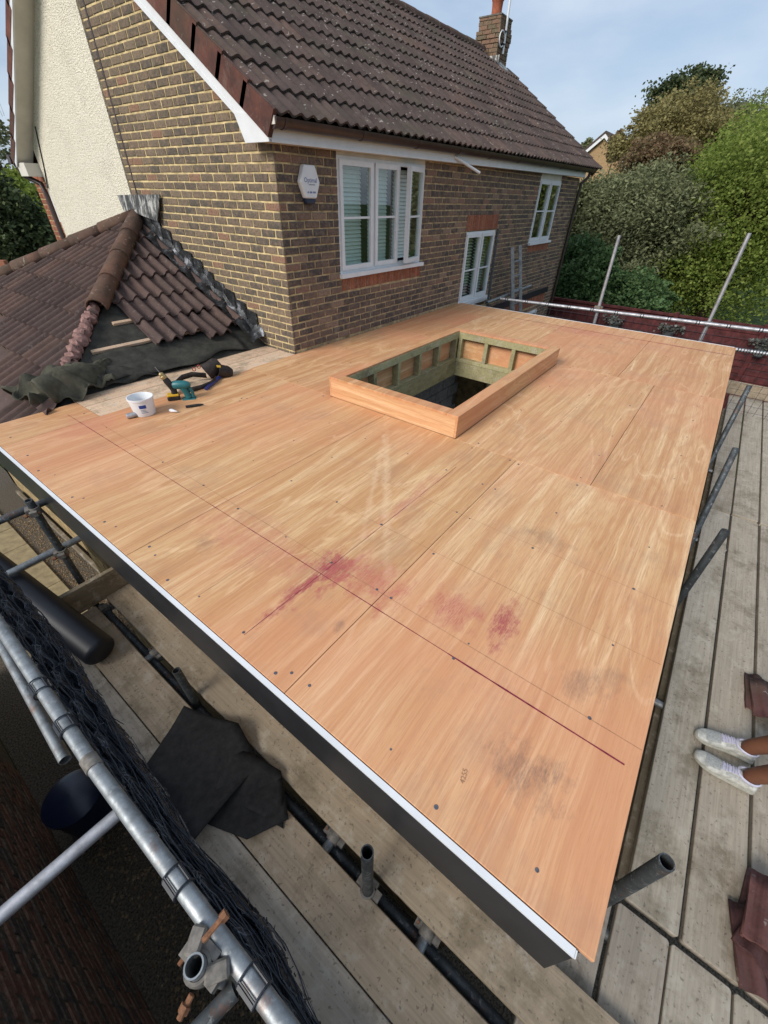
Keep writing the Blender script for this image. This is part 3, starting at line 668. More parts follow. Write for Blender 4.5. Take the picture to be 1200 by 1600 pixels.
window(house, 4.03, 5.17, .0, 1.075, [4.03, 4.62, 5.17], .50, nsl=20, slgap=.5)
MB().box(4.01, 5.2, -.03, .06, -.09, -.002).build('sill', 'white', house)
window(house, 6.93, 8.22, .79, 1.87, [6.93, 7.58, 8.22], 1.34, blind=None)
MB().box(6.93, 8.22, .02, .1, 1.872, 2.03).build('head_board', 'cream', house)
window(house, 7.35, 8.55, -1.9, -.745, [7.35, 7.95, 8.55], None, blind=None, sill=False)
MB().box(5.35, 8.95, -.03, .004, -.385, -.27).build('lead_strip', 'roll', house)

# ================================================================== GARAGE HIP ROOF (left)
AP = Vector((0, 2.83, 1.19)); PS = .5
gz1 = lambda y: .5 * (y - .45); gz2 = lambda x: 1.19 + .5 * x
gar = thing('garage_roof', 'old brown tiled hipped roof, partly stripped, against the house gable', 'roof', (-1.3, 2.8, -.3))
EVX = -2.80
b = MB()
b.add([(0, 2.83, 1.16), (0, .47, gz1(.47) - .03), (-2.36, .47, gz1(.47) - .03)], [(0, 1, 2)])
felt = b.build('underlay_felt', 'felt', gar)
b = MB(); b.add([(0, 2.83, 1.155), (EVX, 2.83 + EVX, gz2(EVX) - .035), (EVX, 2.83 - EVX, gz2(EVX) - .035)], [(0, 1, 2)])
b.add([(0, 2.83, 1.155), (EVX, 2.83 - EVX, gz2(EVX) - .035), (0, 2.83 - EVX, gz2(EVX) - .035)], [(0, 1, 2)])
b.build('far_slopes', 'tile2', gar)
MB().box(-2.45, -2.25, .45, 5.5, GZ, -.3).box(-2.45, 0, 5.3, 5.5, GZ, -.2).build('garage_wall', 'blockb', gar)
TM2 = tile_mesh('garage_tile', 'tile2', amp=.072, seg=24, flat=True)
def clipped(me, mx, planes):
    bm = bmesh.new(); bm.from_mesh(me); bm.transform(mx)
    for co, no in planes: bmesh.ops.bisect_plane(bm, geom=bm.verts[:] + bm.edges[:] + bm.faces[:], plane_co=co, plane_no=no, clear_outer=True)
    if not bm.faces: bm.free(); return None
    ar = sum(f.calc_area() for f in bm.faces)
    if ar < .012: bm.free(); return None
    inv = mx.inverted(); bm.transform(inv); m2 = bpy.data.meshes.new(me.name); bm.to_mesh(m2); bm.free(); m2.materials.append(me.materials[0])
    return m2
c5, s5 = math.cos(math.atan(.5)), math.sin(math.atan(.5))
# slope facing -X: local x runs along -Y, local y up-slope (+X)
ux = Vector((0, -1, 0)); us = Vector((c5, 0, s5)); un = ux.cross(us)
hipA = (AP, Vector((-1, 1, 0)).normalized() * -1)     # keep y > x+2.83
hipB = (AP, Vector((1, 1, 0)).normalized())           # keep y < 2.83 - x
gx = .345
for r_ in range(10):
    for c_ in range(-10, 11):
        o = Vector((EVX, 2.83 - c_ * .302, gz2(EVX))) + us * (r_ * gx) + un * random.uniform(-.003, .003)
        m = Matrix((ux, us, un)).transposed().to_4x4(); m.translation = o
        corners = [m @ Vector((x, y, 0)) for x in (0, .305) for y in (0, .42)]
        ins = [(p.y - 2.83 > p.x - .02) and (p.y - 2.83 < -p.x + .02) and p.x < .0 for p in corners]
        if not any(ins) and not all(abs(p.y - 2.83) < .4 for p in corners): continue
        if not inview(o): continue
        if all(ins): put(TM2, 'roof_tile', gar, m)
        else:
            me = clipped(TM2, m, [hipA, hipB, (Vector((-.01, 0, 0)), Vector((1, 0, 0)))])
            if me: put(me, 'roof_tile', gar, m)
# slope facing -Y: local x along +X, up-slope +Y
vx = Vector((1, 0, 0)); vs_ = Vector((0, c5, s5)); vn = vx.cross(vs_)
for r_ in range(7):
    y0 = .83 + r_ * .315
    for c_ in range(1, 10):
        x0 = -c_ * .302 - .0
        if r_ == 0 and x0 < -1.25: continue
        if r_ == 0 and -.8 < x0 < -.5: y1 = y0 - .08
        elif r_ == 0: y1 = y0 + .02 * (c_ % 2)
        else: y1 = y0
        if r_ == 1 and x0 < -1.3: continue
        o = Vector((x0, y1, gz1(y1))) + vn * (.0 + random.uniform(-.004, .004))
        ang = random.uniform(-.02, .02) if r_ > 1 else random.uniform(-.06, .06)
        m = Matrix((vx, vs_, vn)).transposed().to_4x4(); m.translation = o; m = m @ Matrix.Rotation(ang, 4, 'Z')
        cen = m @ Vector((.15, .2, 0))
        if cen.y - 2.83 > cen.x + .25: continue
        me = clipped(TM2, m, [(AP, Vector((-1, 1, 0)).normalized()), (Vector((-.03, 0, 0)), Vector((1, 0, 0)))])
        if me: put(me, 'roof_tile', gar, m)
# hip ridge tiles
def hip_tiles(d, t0, t1, n, r=.125):
    d = Vector(d).normalized(); x, y, z = frame(d)
    up = Vector((0, 0, 1)); up = (up - d * up.dot(d)).normalized(); sx = d.cross(up)
    st = (t1 - t0) / n
    for k in range(n):
        a = AP + Vector((0, 0, .035)) + d * (t0 + k * st); e = a + d * (st + .03)
        b = MB(); pr = []
        for i in range(9):
            t = math.pi * (-.06 + 1.12 * i / 8); pr.append((math.cos(t), math.sin(t)))
        v = [a + sx * (c * r * .97) + up * (s * r * .92 + .0) for c, s in pr] + [e + sx * (c * r) + up * (s * r * .95 + .012) for c, s in pr]
        v += [p - (p - a).normalized() * 0 for p in []]
        b.add(v, [(i, i + 1, 10 + i, 9 + i) for i in range(8)])
        o = b.build('hip_tile', 'ridge', gar, smooth=True, fix=False); md = o.modifiers.new('s', 'SOLIDIFY'); md.thickness = .016
hip_tiles((-1, -1, -.5), .0, 2.13, 4, .092)
hip_tiles((-1, 1, -.5), .05, 4.1, 9, .092)
# mortar bedding left below the last hip tile
b = MB(); dd = Vector((-1, -1, -.5)).normalized()
for k in range(16):
    t = 2.12 + k * .075; c = AP + dd * t + Vector((-.02, .05, .03))
    m = T(c) @ Matrix.Rotation(random.uniform(0, 3), 4, (random.random(), random.random(), 1)) @ Matrix.Diagonal((1, 1, .6, 1))
    bm = bmesh.new(); bmesh.ops.create_icosphere(bm, subdivisions=2, radius=random.uniform(.055, .08))
    for v in bm.verts: v.co *= random.uniform(.82, 1.15)
    bm.verts.index_update(); b.add([m @ v.co for v in bm.verts], [[v.index for v in f.verts] for f in bm.faces]); bm.free()
b.build('hip_mortar', 'pinkmortar', gar)
for (x0, x1, y, w) in ((-1.40, -1.05, 1.22, .035), (-1.80, -.35, .92, .04)):
    m = Matrix((vx, vs_, vn)).transposed().to_4x4(); m.translation = Vector((0, y, gz1(y)))
    MB().cbox(x0, x1, 0, w, -.03, .0, .003, m).build('batten', 'pale', gar)
# lead flashing up the gable and lead saddle
b = MB(); n = 12
for k in range(n):
    y0, y1 = .60 + k * (2.25 / n), .60 + (k + 1) * (2.25 / n) + .03
    zt = gz1(y1) + .20 + random.uniform(-.015, .015)
    b.add([(-.012, y0, gz1(y0) + .02), (-.012, y1, gz1(y1) + .02), (-.012 + random.uniform(-.01, .004), y1, zt), (-.012, y0 + .01, zt - .03), (-.03, y0, gz1(y0) + .05)], [(0, 1, 2, 3), (0, 3, 4)])
b.build('step_flashing', 'lead2', gar, solid=.004)
def ff(u, v):
    y = .50 + 2.3 * u; x = -.015 - .17 * v
    return (x + .012 * math.sin(u * 63 + v * 5), y, gz1(y) + .075 + .035 * math.sin(u * 46 + v * 3) * (1 - .3 * v) - .02 * v + (.05 if v == 0 else 0) + random.uniform(-.008, .008))
MB().grid(ff, 46, 5).build('lead_gutter_flashing', 'lead2', gar, smooth=True)
b = MB(); b.add([(-.02, 3.17, 1.45), (-.02, 2.10, 1.475), (-.05, 2.26, 1.20), (-.06, 2.65, 1.26), (-.06, 2.9, 1.26), (-.045, 3.04, 1.22)], [(0, 1, 2, 3, 4, 5)])
b.build('lead_saddle', 'lead', gar, solid=.012)
# loose felt lying from the stripped slope over the deck edge
def fl(u, v):
    x = -.30 - 1.55 * u; y = .90 - .40 * v + .05 * math.sin(u * 9) * v
    return (x, y, max(gz1(y) - .018, .012) + .012 * math.sin(u * 17 + v * 4) + .01 + (.02 if v > .6 else 0))
MB().grid(fl, 30, 8).build('felt_apron', 'felt', gar, smooth=True, solid=.004)

# ================================================================== EXTENSION
ext = thing('extension_walls', 'blockwork walls of the new extension under the plywood roof', 'wall', (.6, -2, GZ))
b = MB().box(-2.74, -2.64, -4.05, .25, GZ, -.28).box(-2.72, -1.9, -4.05, -3.95, GZ, -.28).box(3.3, 3.95, -4.05, -3.95, GZ, -.28).box(-1.9, 3.3, -4.05, -3.95, -.6, -.28).box(3.85, 3.95, -3.95, -2.9, GZ, -.28).box(3.85, 3.95, -.9, -.2, GZ, -.28)
b.build('wall_core', 'blockb', ext)
b = MB().box(-.6, 3.84, -.30, -.22, GZ, -.30); iw = b.build('inner_wall', 'mortar_d', ext)
for r_ in range(11):
    for k in range(10):
        x0 = -.6 + k * .45 - (.225 if r_ % 2 else 0); a, e = max(x0, -.6), min(x0 + .44, 3.84); z0 = GZ + .01 + r_ * .225
        if e - a > .05 and z0 + .215 < -.3: MB().cbox(a, e, -.315, -.29, z0, z0 + .215, .005).build('block', 'block', iw)
for k in range(9):
    for r_ in range(11):
        y0 = -1.9 + k * .45 - (.225 if r_ % 2 else 0); a, e = max(y0, -1.9), min(y0 + .44, .25); z0 = GZ + .01 + r_ * .225
        if e - a > .05 and z0 + .215 < -.3: MB().cbox(-2.765, -2.735, a, e, z0, z0 + .215, .006).build('block', 'blockb', ext)
MB().box(-2.7, 3.85, -3.95, -.3, GZ - .005, GZ + .01).build('floor_slab', 'block', ext)

# ================================================================== PLYWOOD ROOF DECK
deck = thing('plywood_deck', 'orange plywood flat roof deck with black fascia and white edge', 'roof deck', (.6, -2, -.3))
XN, XF, YR = -2.94, 4.113, -4.245
C0, C1, D0, D1, CH = -.672, 1.739, -2.571, -1.208, .188
g_ = .0017
sheets = [(XN, -.675, YR, -3.09), (XN, -.675, -3.09, -1.87), (XN, -.675, -1.87, -.65), (XN, -.675, -.65, -.035), (XN, -2.25, -.035, .42),
          (-.675, 1.765, YR, -3.62), (-.675, 1.765, -3.62, D0 - .002), (-.675, 1.765, D1 + .002, -.012),
          (1.765, XF, YR, -3.25), (1.765, XF, -3.25, -2.03), (1.765, XF, -2.03, -.81), (1.765, XF, -.81, -.012)]
for x0, x1, y0, y1 in sheets:
    MB().cbox(x0 + g_, x1 - g_, y0 + g_, y1 - g_, -.018, random.uniform(-.0006, .0004), .0012).build('plywood_sheet', 'ply', deck)
for i, (y0, y1) in enumerate(((-.033, .258), (.261, .55))):
    xs = [-2.248, -1.0 + .25 * i, -.012]
    for k in range(2):
        o = MB().cbox(xs[k] + .001 - (xs[k] + xs[k + 1]) / 2, xs[k + 1] - .001 - (xs[k] + xs[k + 1]) / 2, -(y1 - y0) / 2, (y1 - y0) / 2, -.009, .009, .0015).build('pine_board', 'pale', None)
        o.parent = deck; o.location = Vector(((xs[k] + xs[k + 1]) / 2, (y0 + y1) / 2, -.010 + .002 * i)) - deck.location
MB().box(XN, -2.2, -.03, .40, -.28, -.02).box(-2.2, -.02, .0, .8, -.06, -.021).build('decking_support', 'treated', deck)
# joists under the deck
for y in (-4.06, -3.545, -3.09, -2.62, -1.16, -.75, -.3):
    MB().box(XN + .05, XF - .05, y - .024, y + .024, -.24, -.0185).build('joist', 'treated', deck)
# fascia: black faced board with a white cut edge on top
fb = MB().cbox(-2.963, XN - .002, -4.20, .40, -.285, -.012, .002).build('fascia_board', 'fascia', deck)
MB().box(-2.9625, XN - .0025, -4.1995, .3995, -.0121, -.003).build('white_edge', 'white', fb)
MB().box(-2.9615, XN - .004, -4.204, -4.2003, -.012, -.0030).build('white_edge', 'white', fb)
fb2 = MB().cbox(XN + .002, XF, -4.215, -4.195, -.285, -.02, .002).build('fascia_board', 'fascia', deck)
fb3 = MB().cbox(XF + .001, XF + .02, -4.22, -.02, -.26, -.006, .002).build('fascia_board', 'fascia', deck)
MB().box(XF + .0005, XF + .022, -4.225, -.02, -.0055, .0015).build('white_edge', 'white', fb3)
# screws
sb = MB().lathe([(.0075, -.001), (.0075, .0006), (.0062, .0012), (.003, .0006)], Matrix.Identity(4), 10)
so_ = sb.build('screw', 'screw'); sme = so_.data; bpy.data.objects.remove(so_)
SX = [-2.86, -2.31, -1.905, -1.52, -1.12, -.72]; SY = [-4.06, -3.545, -3.135, -3.04, -2.75, -2.41, -2.0, -1.6, -1.15, -.75, -.3, .1]
SX2 = [-.62, -.2, .2, .6, 1.0, 1.4, 1.72, 1.81, 2.2, 2.6, 3.0, 3.4, 3.8, 4.05]
pts = [(x, y) for x in SX for y in SY] + [(-2.40, -3.545)]
pts += [(x, y) for x in SX2 for y in (-4.06, -3.545, -3.14, -2.75, -1.1, -.7, -.3) if not (C0 - .05 < x < C1 + .05 and D0 - .05 < y < D1 + .05)] + [(x, y) for x in SX2[7:] for y in (-2.3, -1.9, -1.5)]
for x, y in pts:
    if (random.random() < .12 and x > -2.2): continue
    m = T((x + random.uniform(-.015, .015), y + random.uniform(-.015, .015), .0004)) @ Matrix.Rotation(random.uniform(0, 3), 4, 'Z') @ Matrix.Scale(random.uniform(.55, 1.05), 4)
    put(sme, 'screw', deck, m)
for x, y in ((-2.90, -3.75), (-2.905, -3.0), (-2.9, -2.2), (-2.83, -1.9), (-2.88, -1.5), (-2.89, -1.1), (-2.9, -.6), (-1.25, -.62), (-1.22, -.66), (-1.30, -.66)):
    put(sme, 'screw', deck, T((x, y, .0003)))
def line(p, q, w, m, name):
    p, q = Vector((*p, .0009)), Vector((*q, .0009)); d = (q - p).normalized(); s_ = Vector((-d.y, d.x, 0)) * w / 2
    n = max(2, int((q - p).length / .06)); L0 = []; L1 = []
    for i in range(n + 1):
        c = p.lerp(q, i / n); k = random.uniform(.55, 1.3); L0.append(c - s_ * k); L1.append(c + s_ * k)
    MB().add(L0 + L1, [(i, i + 1, n + 2 + i, n + 1 + i) for i in range(n)]).build(name, m, deck)
line((-2.405, .2), (-2.40, -3.5), .0035, 'chalk', 'chalk_line'); line((-2.40, -3.5), (-2.40, -4.20), .0065, 'chalk', 'chalk_line')
line((3.64, -1.2), (3.63, -4.22), .012, 'chalk', 'chalk_line')
line((-2.31, -.2), (-2.312, -4.24), .0018, 'pencil', 'pencil_line')
for x in (-1.905, -1.52): line((x, -2.3), (x + .01, -4.235), .0016, 'pencil', 'pencil_line')
line((-2.87, -2.755), (-1.05, -2.79), .0028, 'chalk', 'chalk_line'); line((-2.87, -2.405), (-2.41, -2.42), .0018, 'pencil', 'pencil_line')
line((2.1, -3.32), (2.55, -3.28), .02, 'palechalk', 'scratch_line')
def text(body, size, mx, mat, par, name='lettering', ext_=.0003):
    cu = bpy.data.curves.new(name, 'FONT'); cu.body = body; cu.size = size; cu.extrude = ext_; cu.align_x = 'CENTER'; cu.align_y = 'CENTER'; cu.resolution_u = 2
    o = bpy.data.objects.new(name, cu); COL.objects.link(o); o.data.materials.append(M[mat])
    dg = bpy.context.evaluated_depsgraph_get(); me = bpy.data.meshes.new_from_object(o.evaluated_get(dg)); bpy.data.objects.remove(o)
    o = bpy.data.objects.new(name, me); COL.objects.link(o)
    if not me.materials: me.materials.append(M[mat])
    o.parent = par; m = mx.copy(); m.translation = mx.translation - wloc(par); o.matrix_local = m
    return o
text('4255', .024, T((-2.768, -3.778, .0009)) @ Matrix.Rotation(R(14), 4, 'Z'), 'pencil', deck, 'pencilled_number')

# ================================================================== ROOFLIGHT UPSTAND
cb = thing('rooflight_upstand', 'rectangular plywood and timber rooflight upstand open in the middle of the deck', 'rooflight upstand', ((C0 + C1) / 2, (D0 + D1) / 2, 0))
th = .018; zt = CH - .019
MB().cbox(C0, C0 + th, D0 + .0185, D1 - .0185, .001, zt, .001).build('side_board', 'ply_upy', cb)
MB().cbox(C1 - th, C1, D0 + .0185, D1 - .0185, .001, zt, .001).build('side_board', 'ply_upy', cb)
MB().cbox(C0, C1, D0, D0 + th, .001, zt, .001).build('side_board', 'ply_up', cb)
MB().cbox(C0, C1, D1 - th, D1, .001, zt, .001).build('side_board', 'ply_up', cb)
TW = .105
MB().cbox(C0 - .001, C1 + .001, D0 - .001, D0 + TW, zt + .0005, CH, .0015).build('top_strip', 'ply', cb)
MB().cbox(C0 - .001, C1 + .001, D1 - TW, D1 + .001, zt + .0005, CH, .0015).build('top_strip', 'ply', cb)
MB().cbox(C0 - .001, C0 + TW, D0 + TW + .0008, D1 - TW - .0008, zt + .0005, CH, .0015).build('top_strip', 'ply', cb)
MB().cbox(C1 - TW, C1 + .001, D0 + TW + .0008, D1 - TW - .0008, zt + .0005, CH, .0015).build('top_strip', 'ply', cb)
i0, i1, j0, j1 = C0 + TW + .004, C1 - TW - .004, D0 + TW + .004, D1 - TW - .004
for z0, z1, nm, dep in ((.095, zt - .001, 'top_rail', .08), (-.20, -.155, 'bottom_rail', .08), (-.38, -.203, 'trimmer_joist', .047)):
    MB().cbox(i0 - dep, i1 + dep, j0 - dep, j0, z0, z1, .002).build(nm, 'treated', cb); MB().cbox(i0 - dep, i1 + dep, j1, j1 + dep, z0, z1, .002).build(nm, 'treated', cb)
    MB().cbox(i0 - dep, i0, j0 + .001, j1 - .001, z0, z1, .002).build(nm, 'treated', cb); MB().cbox(i1, i1 + dep, j0 + .001, j1 - .001, z0, z1, .002).build(nm, 'treated', cb)
for x in np.linspace(i0 + .03, i1 - .03, 6):
    for y0, y1 in ((j0 - .08, j0 - .002), (j1 + .002, j1 + .08)): MB().cbox(x - .024, x + .024, y0, y1, -.155, .095, .002).build('stud', 'treated', cb)
for y in np.linspace(j0 + .03, j1 - .03, 4):
    for x0, x1 in ((i0 - .08, i0 - .002), (i1 + .002, i1 + .08)): MB().cbox(x0, x1, y - .024, y + .024, -.155, .095, .002).build('stud', 'treated', cb)
for a in ((i0 - .09, i1 + .09, j0 - .090, j0 - .0805), (i0 - .09, i1 + .09, j1 + .0805, j1 + .090)): MB().box(*a, -.2, zt - .002).build('lining_panel', 'ply_up', cb)
for a in ((i0 - .090, i0 - .0805, j0 - .08, j1 + .08), (i1 + .0805, i1 + .090, j0 - .08, j1 + .08)): MB().box(*a, -.2, zt - .002).build('lining_panel', 'ply_up', cb)

# ================================================================== SCAFFOLD
PZ = -1.0
def board(x0, x1, y0, y1, zt, label, mat='board', hoop=True, group='scaffold boards underfoot'):
    along_x = (x1 - x0) > (y1 - y0); ln, w = (x1 - x0, y1 - y0) if along_x else (y1 - y0, x1 - x0)
    b = MB(); c = .008
    poly = [(-ln / 2, -w / 2 + c), (-ln / 2 + c, -w / 2), (ln / 2 - c, -w / 2), (ln / 2, -w / 2 + c), (ln / 2, w / 2 - c), (ln / 2 - c, w / 2), (-ln / 2 + c, w / 2), (-ln / 2, w / 2 - c)]
    b.prism(poly, T((0, 0, -.038)), .038)
    o = b.build('scaffold_board', mat, None, fix=True); md = o.modifiers.new('b', 'BEVEL'); md.width = .003; md.segments = 1; md.limit_method = 'ANGLE'
    o.location = ((x0 + x1) / 2, (y0 + y1) / 2, zt + random.uniform(-.003, .003)); o.rotation_euler = (random.uniform(-.004, .004), random.uniform(-.001, .001), (0 if along_x else R(90)) + random.uniform(-.0015, .0015))
    return tag(o, label, 'scaffold board', group)
board(-3.527, -3.303, -4.95, -.97, PZ, 'pale grey scaffold board partly under the black debris netting', 'board')
board(-3.297, -3.073, -4.95, -.93, PZ, 'tan scaffold board with black felt offcuts and black roll end on it', 'board_l')
board(-2.986, -2.762, -4.9, -.90, PZ + .002, 'dirty stained scaffold board tucked right under the black fascia', 'board_l')
RZ = -1.043
rows = [((-4.6, -2.375), 'nearest the photo bottom'), ((-2.335, 1.545), 'beside the white shoes'), ((1.565, 5.66), 'at the far end of the walkway')]
ys = [(-4.785, -4.568), (-5.025, -4.803), (-5.265, -5.045), (-5.51, -5.285)]
yn = [(-4.525, -4.30), (-4.755, -4.545), (-4.985, -4.765), (-5.215, -4.995), (-5.45, -5.225)]
nth = ['closest to the deck', 'second out from the deck', 'third out from the deck', 'outermost from the deck', 'fifth out']
for (xr, where), yy in zip(rows, (yn, ys, ys)):
    for k, (y0, y1) in enumerate(yy):
        board(xr[0] + random.uniform(-.01, .01), xr[1], y0, y1, RZ + (.002 if k % 2 else 0), 'grey weathered scaffold board %s, %s' % (where, nth[k]))
board(-2.25, 1.4, -4.76, -4.545, -1.145, 'low dark damp plank in the gap along the near half of the deck edge', 'board_d')
board(1.45, 5.2, -4.76, -4.545, -1.145, 'low dark plank in the gap beside the far half of the deck edge', 'board_d')
def toe(name, m, label, *a): return tag(MB().cbox(*a, .004).build(name, m), label, 'plank')
toe('toe_board', 'board_d', 'brown plank on edge across the end of the left scaffold boards', -3.62, -2.80, -.90, -.862, PZ - .02, PZ + .20)
toe('toe_board', 'board_l', 'weathered toe board closing the far end of the right walkway', 5.70, 5.738, -6.2, -4.30, RZ, RZ + .21)
toe('toe_board', 'board_d', 'dark toe board on edge below the netted guard rail', -3.575, -3.537, -4.9, -2.3, PZ - .01, PZ + .21)
TR = .02415
def tube(p0, p1, label, m='galv', cat='scaffold tube', coup=(), group='scaffold tubes'):
    p0, p1 = Vector(p0), Vector(p1)
    t = thing('scaffold_tube', label, cat, p0.lerp(p1, .0) if p0.z < p1.z else p1, group)
    MB().tube(p0, p1, TR, 20, wall=.004).build('pipe', m, t, smooth=True)
    for c in coup: coupler(t, Vector(c[0]), Vector(c[1]), Vector(c[2]))
    return t
def coupler(t, p, a, n):
    """swivel coupler at p on a tube of axis a, its second half towards n"""
    x, y, z = frame(a.normalized()); n = (n - z * n.dot(z)).normalized(); s_ = z.cross(n)
    b = MB(); ring = MB()
    m = Matrix((n, s_, z)).transposed().to_4x4(); m.translation = p
    pr = [(.0335, -.026), (.0335, .026)]
    b.lathe([(.0255, -.027), (.033, -.027), (.035, -.02), (.035, .02), (.033, .027), (.0255, .027)], m, 18, False)
    b.box(.028, .050, -.03, .03, -.024, .024, m)
    b.box(-.012, .03, .03, .062, -.016, .016, m); b.box(-.012, .03, -.062, -.03, -.016, .016, m)
    c = b.build('coupler', 'cast', t, smooth=True, fix=True)
    MB().tube(m @ Vector((-.025, .05, 0)), m @ Vector((.065, .05, 0)), .006, 8).tube(m @ Vector((.045, .05, 0)), m @ Vector((.06, .05, 0)), .012, 6).build('bolt', 'rust', c)
V = Vector
tube((-3.455, -5.0, -.05), (-3.504, -2.735, -.05), 'nearest galvanised guard rail, its thick end running off the photo bottom', 'galv')
tube((-3.504, -2.727, -.05), (-3.49, -.9, -.05), 'galvanised guard rail beyond the rusty sleeve joint, running off the left edge', 'galv')
slv = MB().tube((-3.504, -2.76, -.05), (-3.504, -2.705, -.05), .0272, 20, wall=.003); slv = slv.build('tube_sleeve', 'cast', None, smooth=True); tag(slv, 'rust-spotted joint sleeve on the near guard rail', 'tube sleeve')
tube((-3.545, -1.0, -.42), (-3.60, -2.35, -.44), 'dark tube slanting down behind the near guard rail', 'galv')
tube((-4.195, -2.735, -.36), (-3.55, -2.78, -.345), 'pale tube reaching from the scaffold to the dark brick wall', 'galv_l')
t = tube((-3.553, -3.447, -1.9), (-3.553, -3.447, .01), 'upright tube with open ring top clamped by a rusty coupler to the near rail', 'galv', coup=(((-3.553, -3.447, -.05), (0, 0, 1), (1, .1, 0)),))
MB().tube((-3.515, -3.425, .0), (-3.452, -3.432, .012), .0075, 8).tube((-3.462, -3.431, .01), (-3.446, -3.433, .012), .0135, 6).build('rusty_bolt', 'rust', t)
MB().tube((-3.59, -3.47, -.05), (-3.632, -3.478, -.06), .008, 8).tube((-3.608, -3.473, -.054), (-3.622, -3.476, -.057), .0135, 6).build('rusty_bolt', 'rust', t)
MB().cbox(-.03, .03, -.02, .02, -.012, .012, .006, T((-3.527, -3.405, -.02)) @ Matrix.Rotation(R(30), 4, 'Z')).build('coupler_lug', 'cast', t)
MB().cbox(-.03, .03, -.02, .02, -.012, .012, .006, T((-3.527, -3.492, -.03)) @ Matrix.Rotation(R(-35), 4, 'Z')).build('coupler_lug', 'cast', t)
tube((-4.19, -3.36, -.33), (-3.545, -3.50, -.30), 'short bluish tube below the ringed upright at the photo bottom', 'galv_d')
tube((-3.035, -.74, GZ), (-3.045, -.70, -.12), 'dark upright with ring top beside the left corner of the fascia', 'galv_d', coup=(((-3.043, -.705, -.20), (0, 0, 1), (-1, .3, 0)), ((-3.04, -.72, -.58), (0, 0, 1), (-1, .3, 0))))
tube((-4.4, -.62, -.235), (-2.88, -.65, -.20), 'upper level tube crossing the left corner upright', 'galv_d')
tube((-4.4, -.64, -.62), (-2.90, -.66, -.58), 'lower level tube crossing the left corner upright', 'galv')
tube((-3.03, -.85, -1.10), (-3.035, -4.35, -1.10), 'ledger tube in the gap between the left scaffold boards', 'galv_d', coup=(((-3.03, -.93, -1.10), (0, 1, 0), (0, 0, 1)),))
for y, lab in ((-1.62, 'under the black roll'), (-3.33, 'before the ringed stub'), (-3.89, 'after the ringed stub')):
    tube((-3.62, y, -1.065), (-2.80, y, -1.063), 'cross tube under the left boards, the one ' + lab, 'galv', coup=(((-3.0, y, -1.064), (1, 0, 0), (0, 0, -1)),))
tube((-3.06, -3.60, GZ), (-3.06, -3.598, -.36), 'short ringed upright stub standing in the gap between the left boards', 'galv_d', coup=(((-3.06, -3.598, -1.02), (0, 0, 1), (1, 0, 0)),))
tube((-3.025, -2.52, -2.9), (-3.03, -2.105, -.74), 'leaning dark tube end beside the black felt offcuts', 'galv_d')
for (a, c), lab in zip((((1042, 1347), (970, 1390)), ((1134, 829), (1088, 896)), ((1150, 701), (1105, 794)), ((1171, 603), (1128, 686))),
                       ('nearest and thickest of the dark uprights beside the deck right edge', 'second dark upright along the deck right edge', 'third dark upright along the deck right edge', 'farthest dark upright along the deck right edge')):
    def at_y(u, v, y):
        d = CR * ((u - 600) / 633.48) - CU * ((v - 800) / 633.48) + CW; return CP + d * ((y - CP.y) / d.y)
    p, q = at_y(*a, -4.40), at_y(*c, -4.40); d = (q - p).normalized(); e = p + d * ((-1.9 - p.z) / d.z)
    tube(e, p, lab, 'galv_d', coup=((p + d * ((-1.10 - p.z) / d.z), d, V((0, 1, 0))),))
for x in (-2.50, -1.15, .95, 2.6):
    tube((x, -6.0, -1.11), (x, -4.2, -1.11), 'cross tube under the right boards, %s' % {-2.5: 'at the nearest dark upright', -1.15: 'near the white shoes', .95: 'at the third dark upright', 2.6: 'at the far boards'}[x], 'galv')
tube((-4.6, -4.46, -1.16), (5.8, -4.46, -1.16), 'ledger tube showing in the dark gap along the right boards', 'galv_d')
for a, e, lab in (((4.56, -2.37, GZ), (4.56, -2.25, 1.14), 'tall grey upright at the far end nearer the house'), ((4.56, -3.86, GZ), (4.56, -3.79, 1.25), 'tall grey upright at the far end nearer the right edge')):
    tube(a, e, lab, 'galv_l', coup=(((e[0] - .0, e[1] - .03, .17), (0, 0, 1), (-1, 0, 0)),))
tube((4.50, -.6, .09), (4.50, -6.4, .235), 'upper far guard rail with net ties behind the deck', 'galv_l')
tube((4.50, -.6, -.19), (4.50, -6.4, -.045), 'lower far guard rail showing past the deck far corner', 'galv_l')
# net ties on far rails and net
net = thing('far_debris_net', 'thin black net strung on the far guard rails', 'net', (4.5, -3.5, -1))
b = MB()
for k in range(46):
    y = -.7 - k * .12; b.tube((4.47, y, .10), (4.47, y + random.uniform(-.03, .03), -.95), .0022, 4, caps=False)
for k in range(11):
    z = .05 - k * .095; b.path([(4.468 + random.uniform(-.004, .004), -.7 - i * .4, z + random.uniform(-.015, .01)) for i in range(15)], .0022, 4)
b.build('mesh', 'net', net)
for k in range(14):
    y = -.75 - k * .37; z = .09 + (.145 / 5.8) * (-.6 - y)
    for d in (0, .035): MB().tube((4.5, y + d, z), (4.5, y + d + .014, z), .0275, 10, wall=.003).build('net_tie', 'net', net)
for k in range(30):
    y = -4.3 - k * .035; z = -.19 + (.145 / 5.8) * (-.6 - y); MB().tube((4.5, y, z), (4.5, y + .012, z), .0275, 10, wall=.003).build('net_tie', 'net', net)
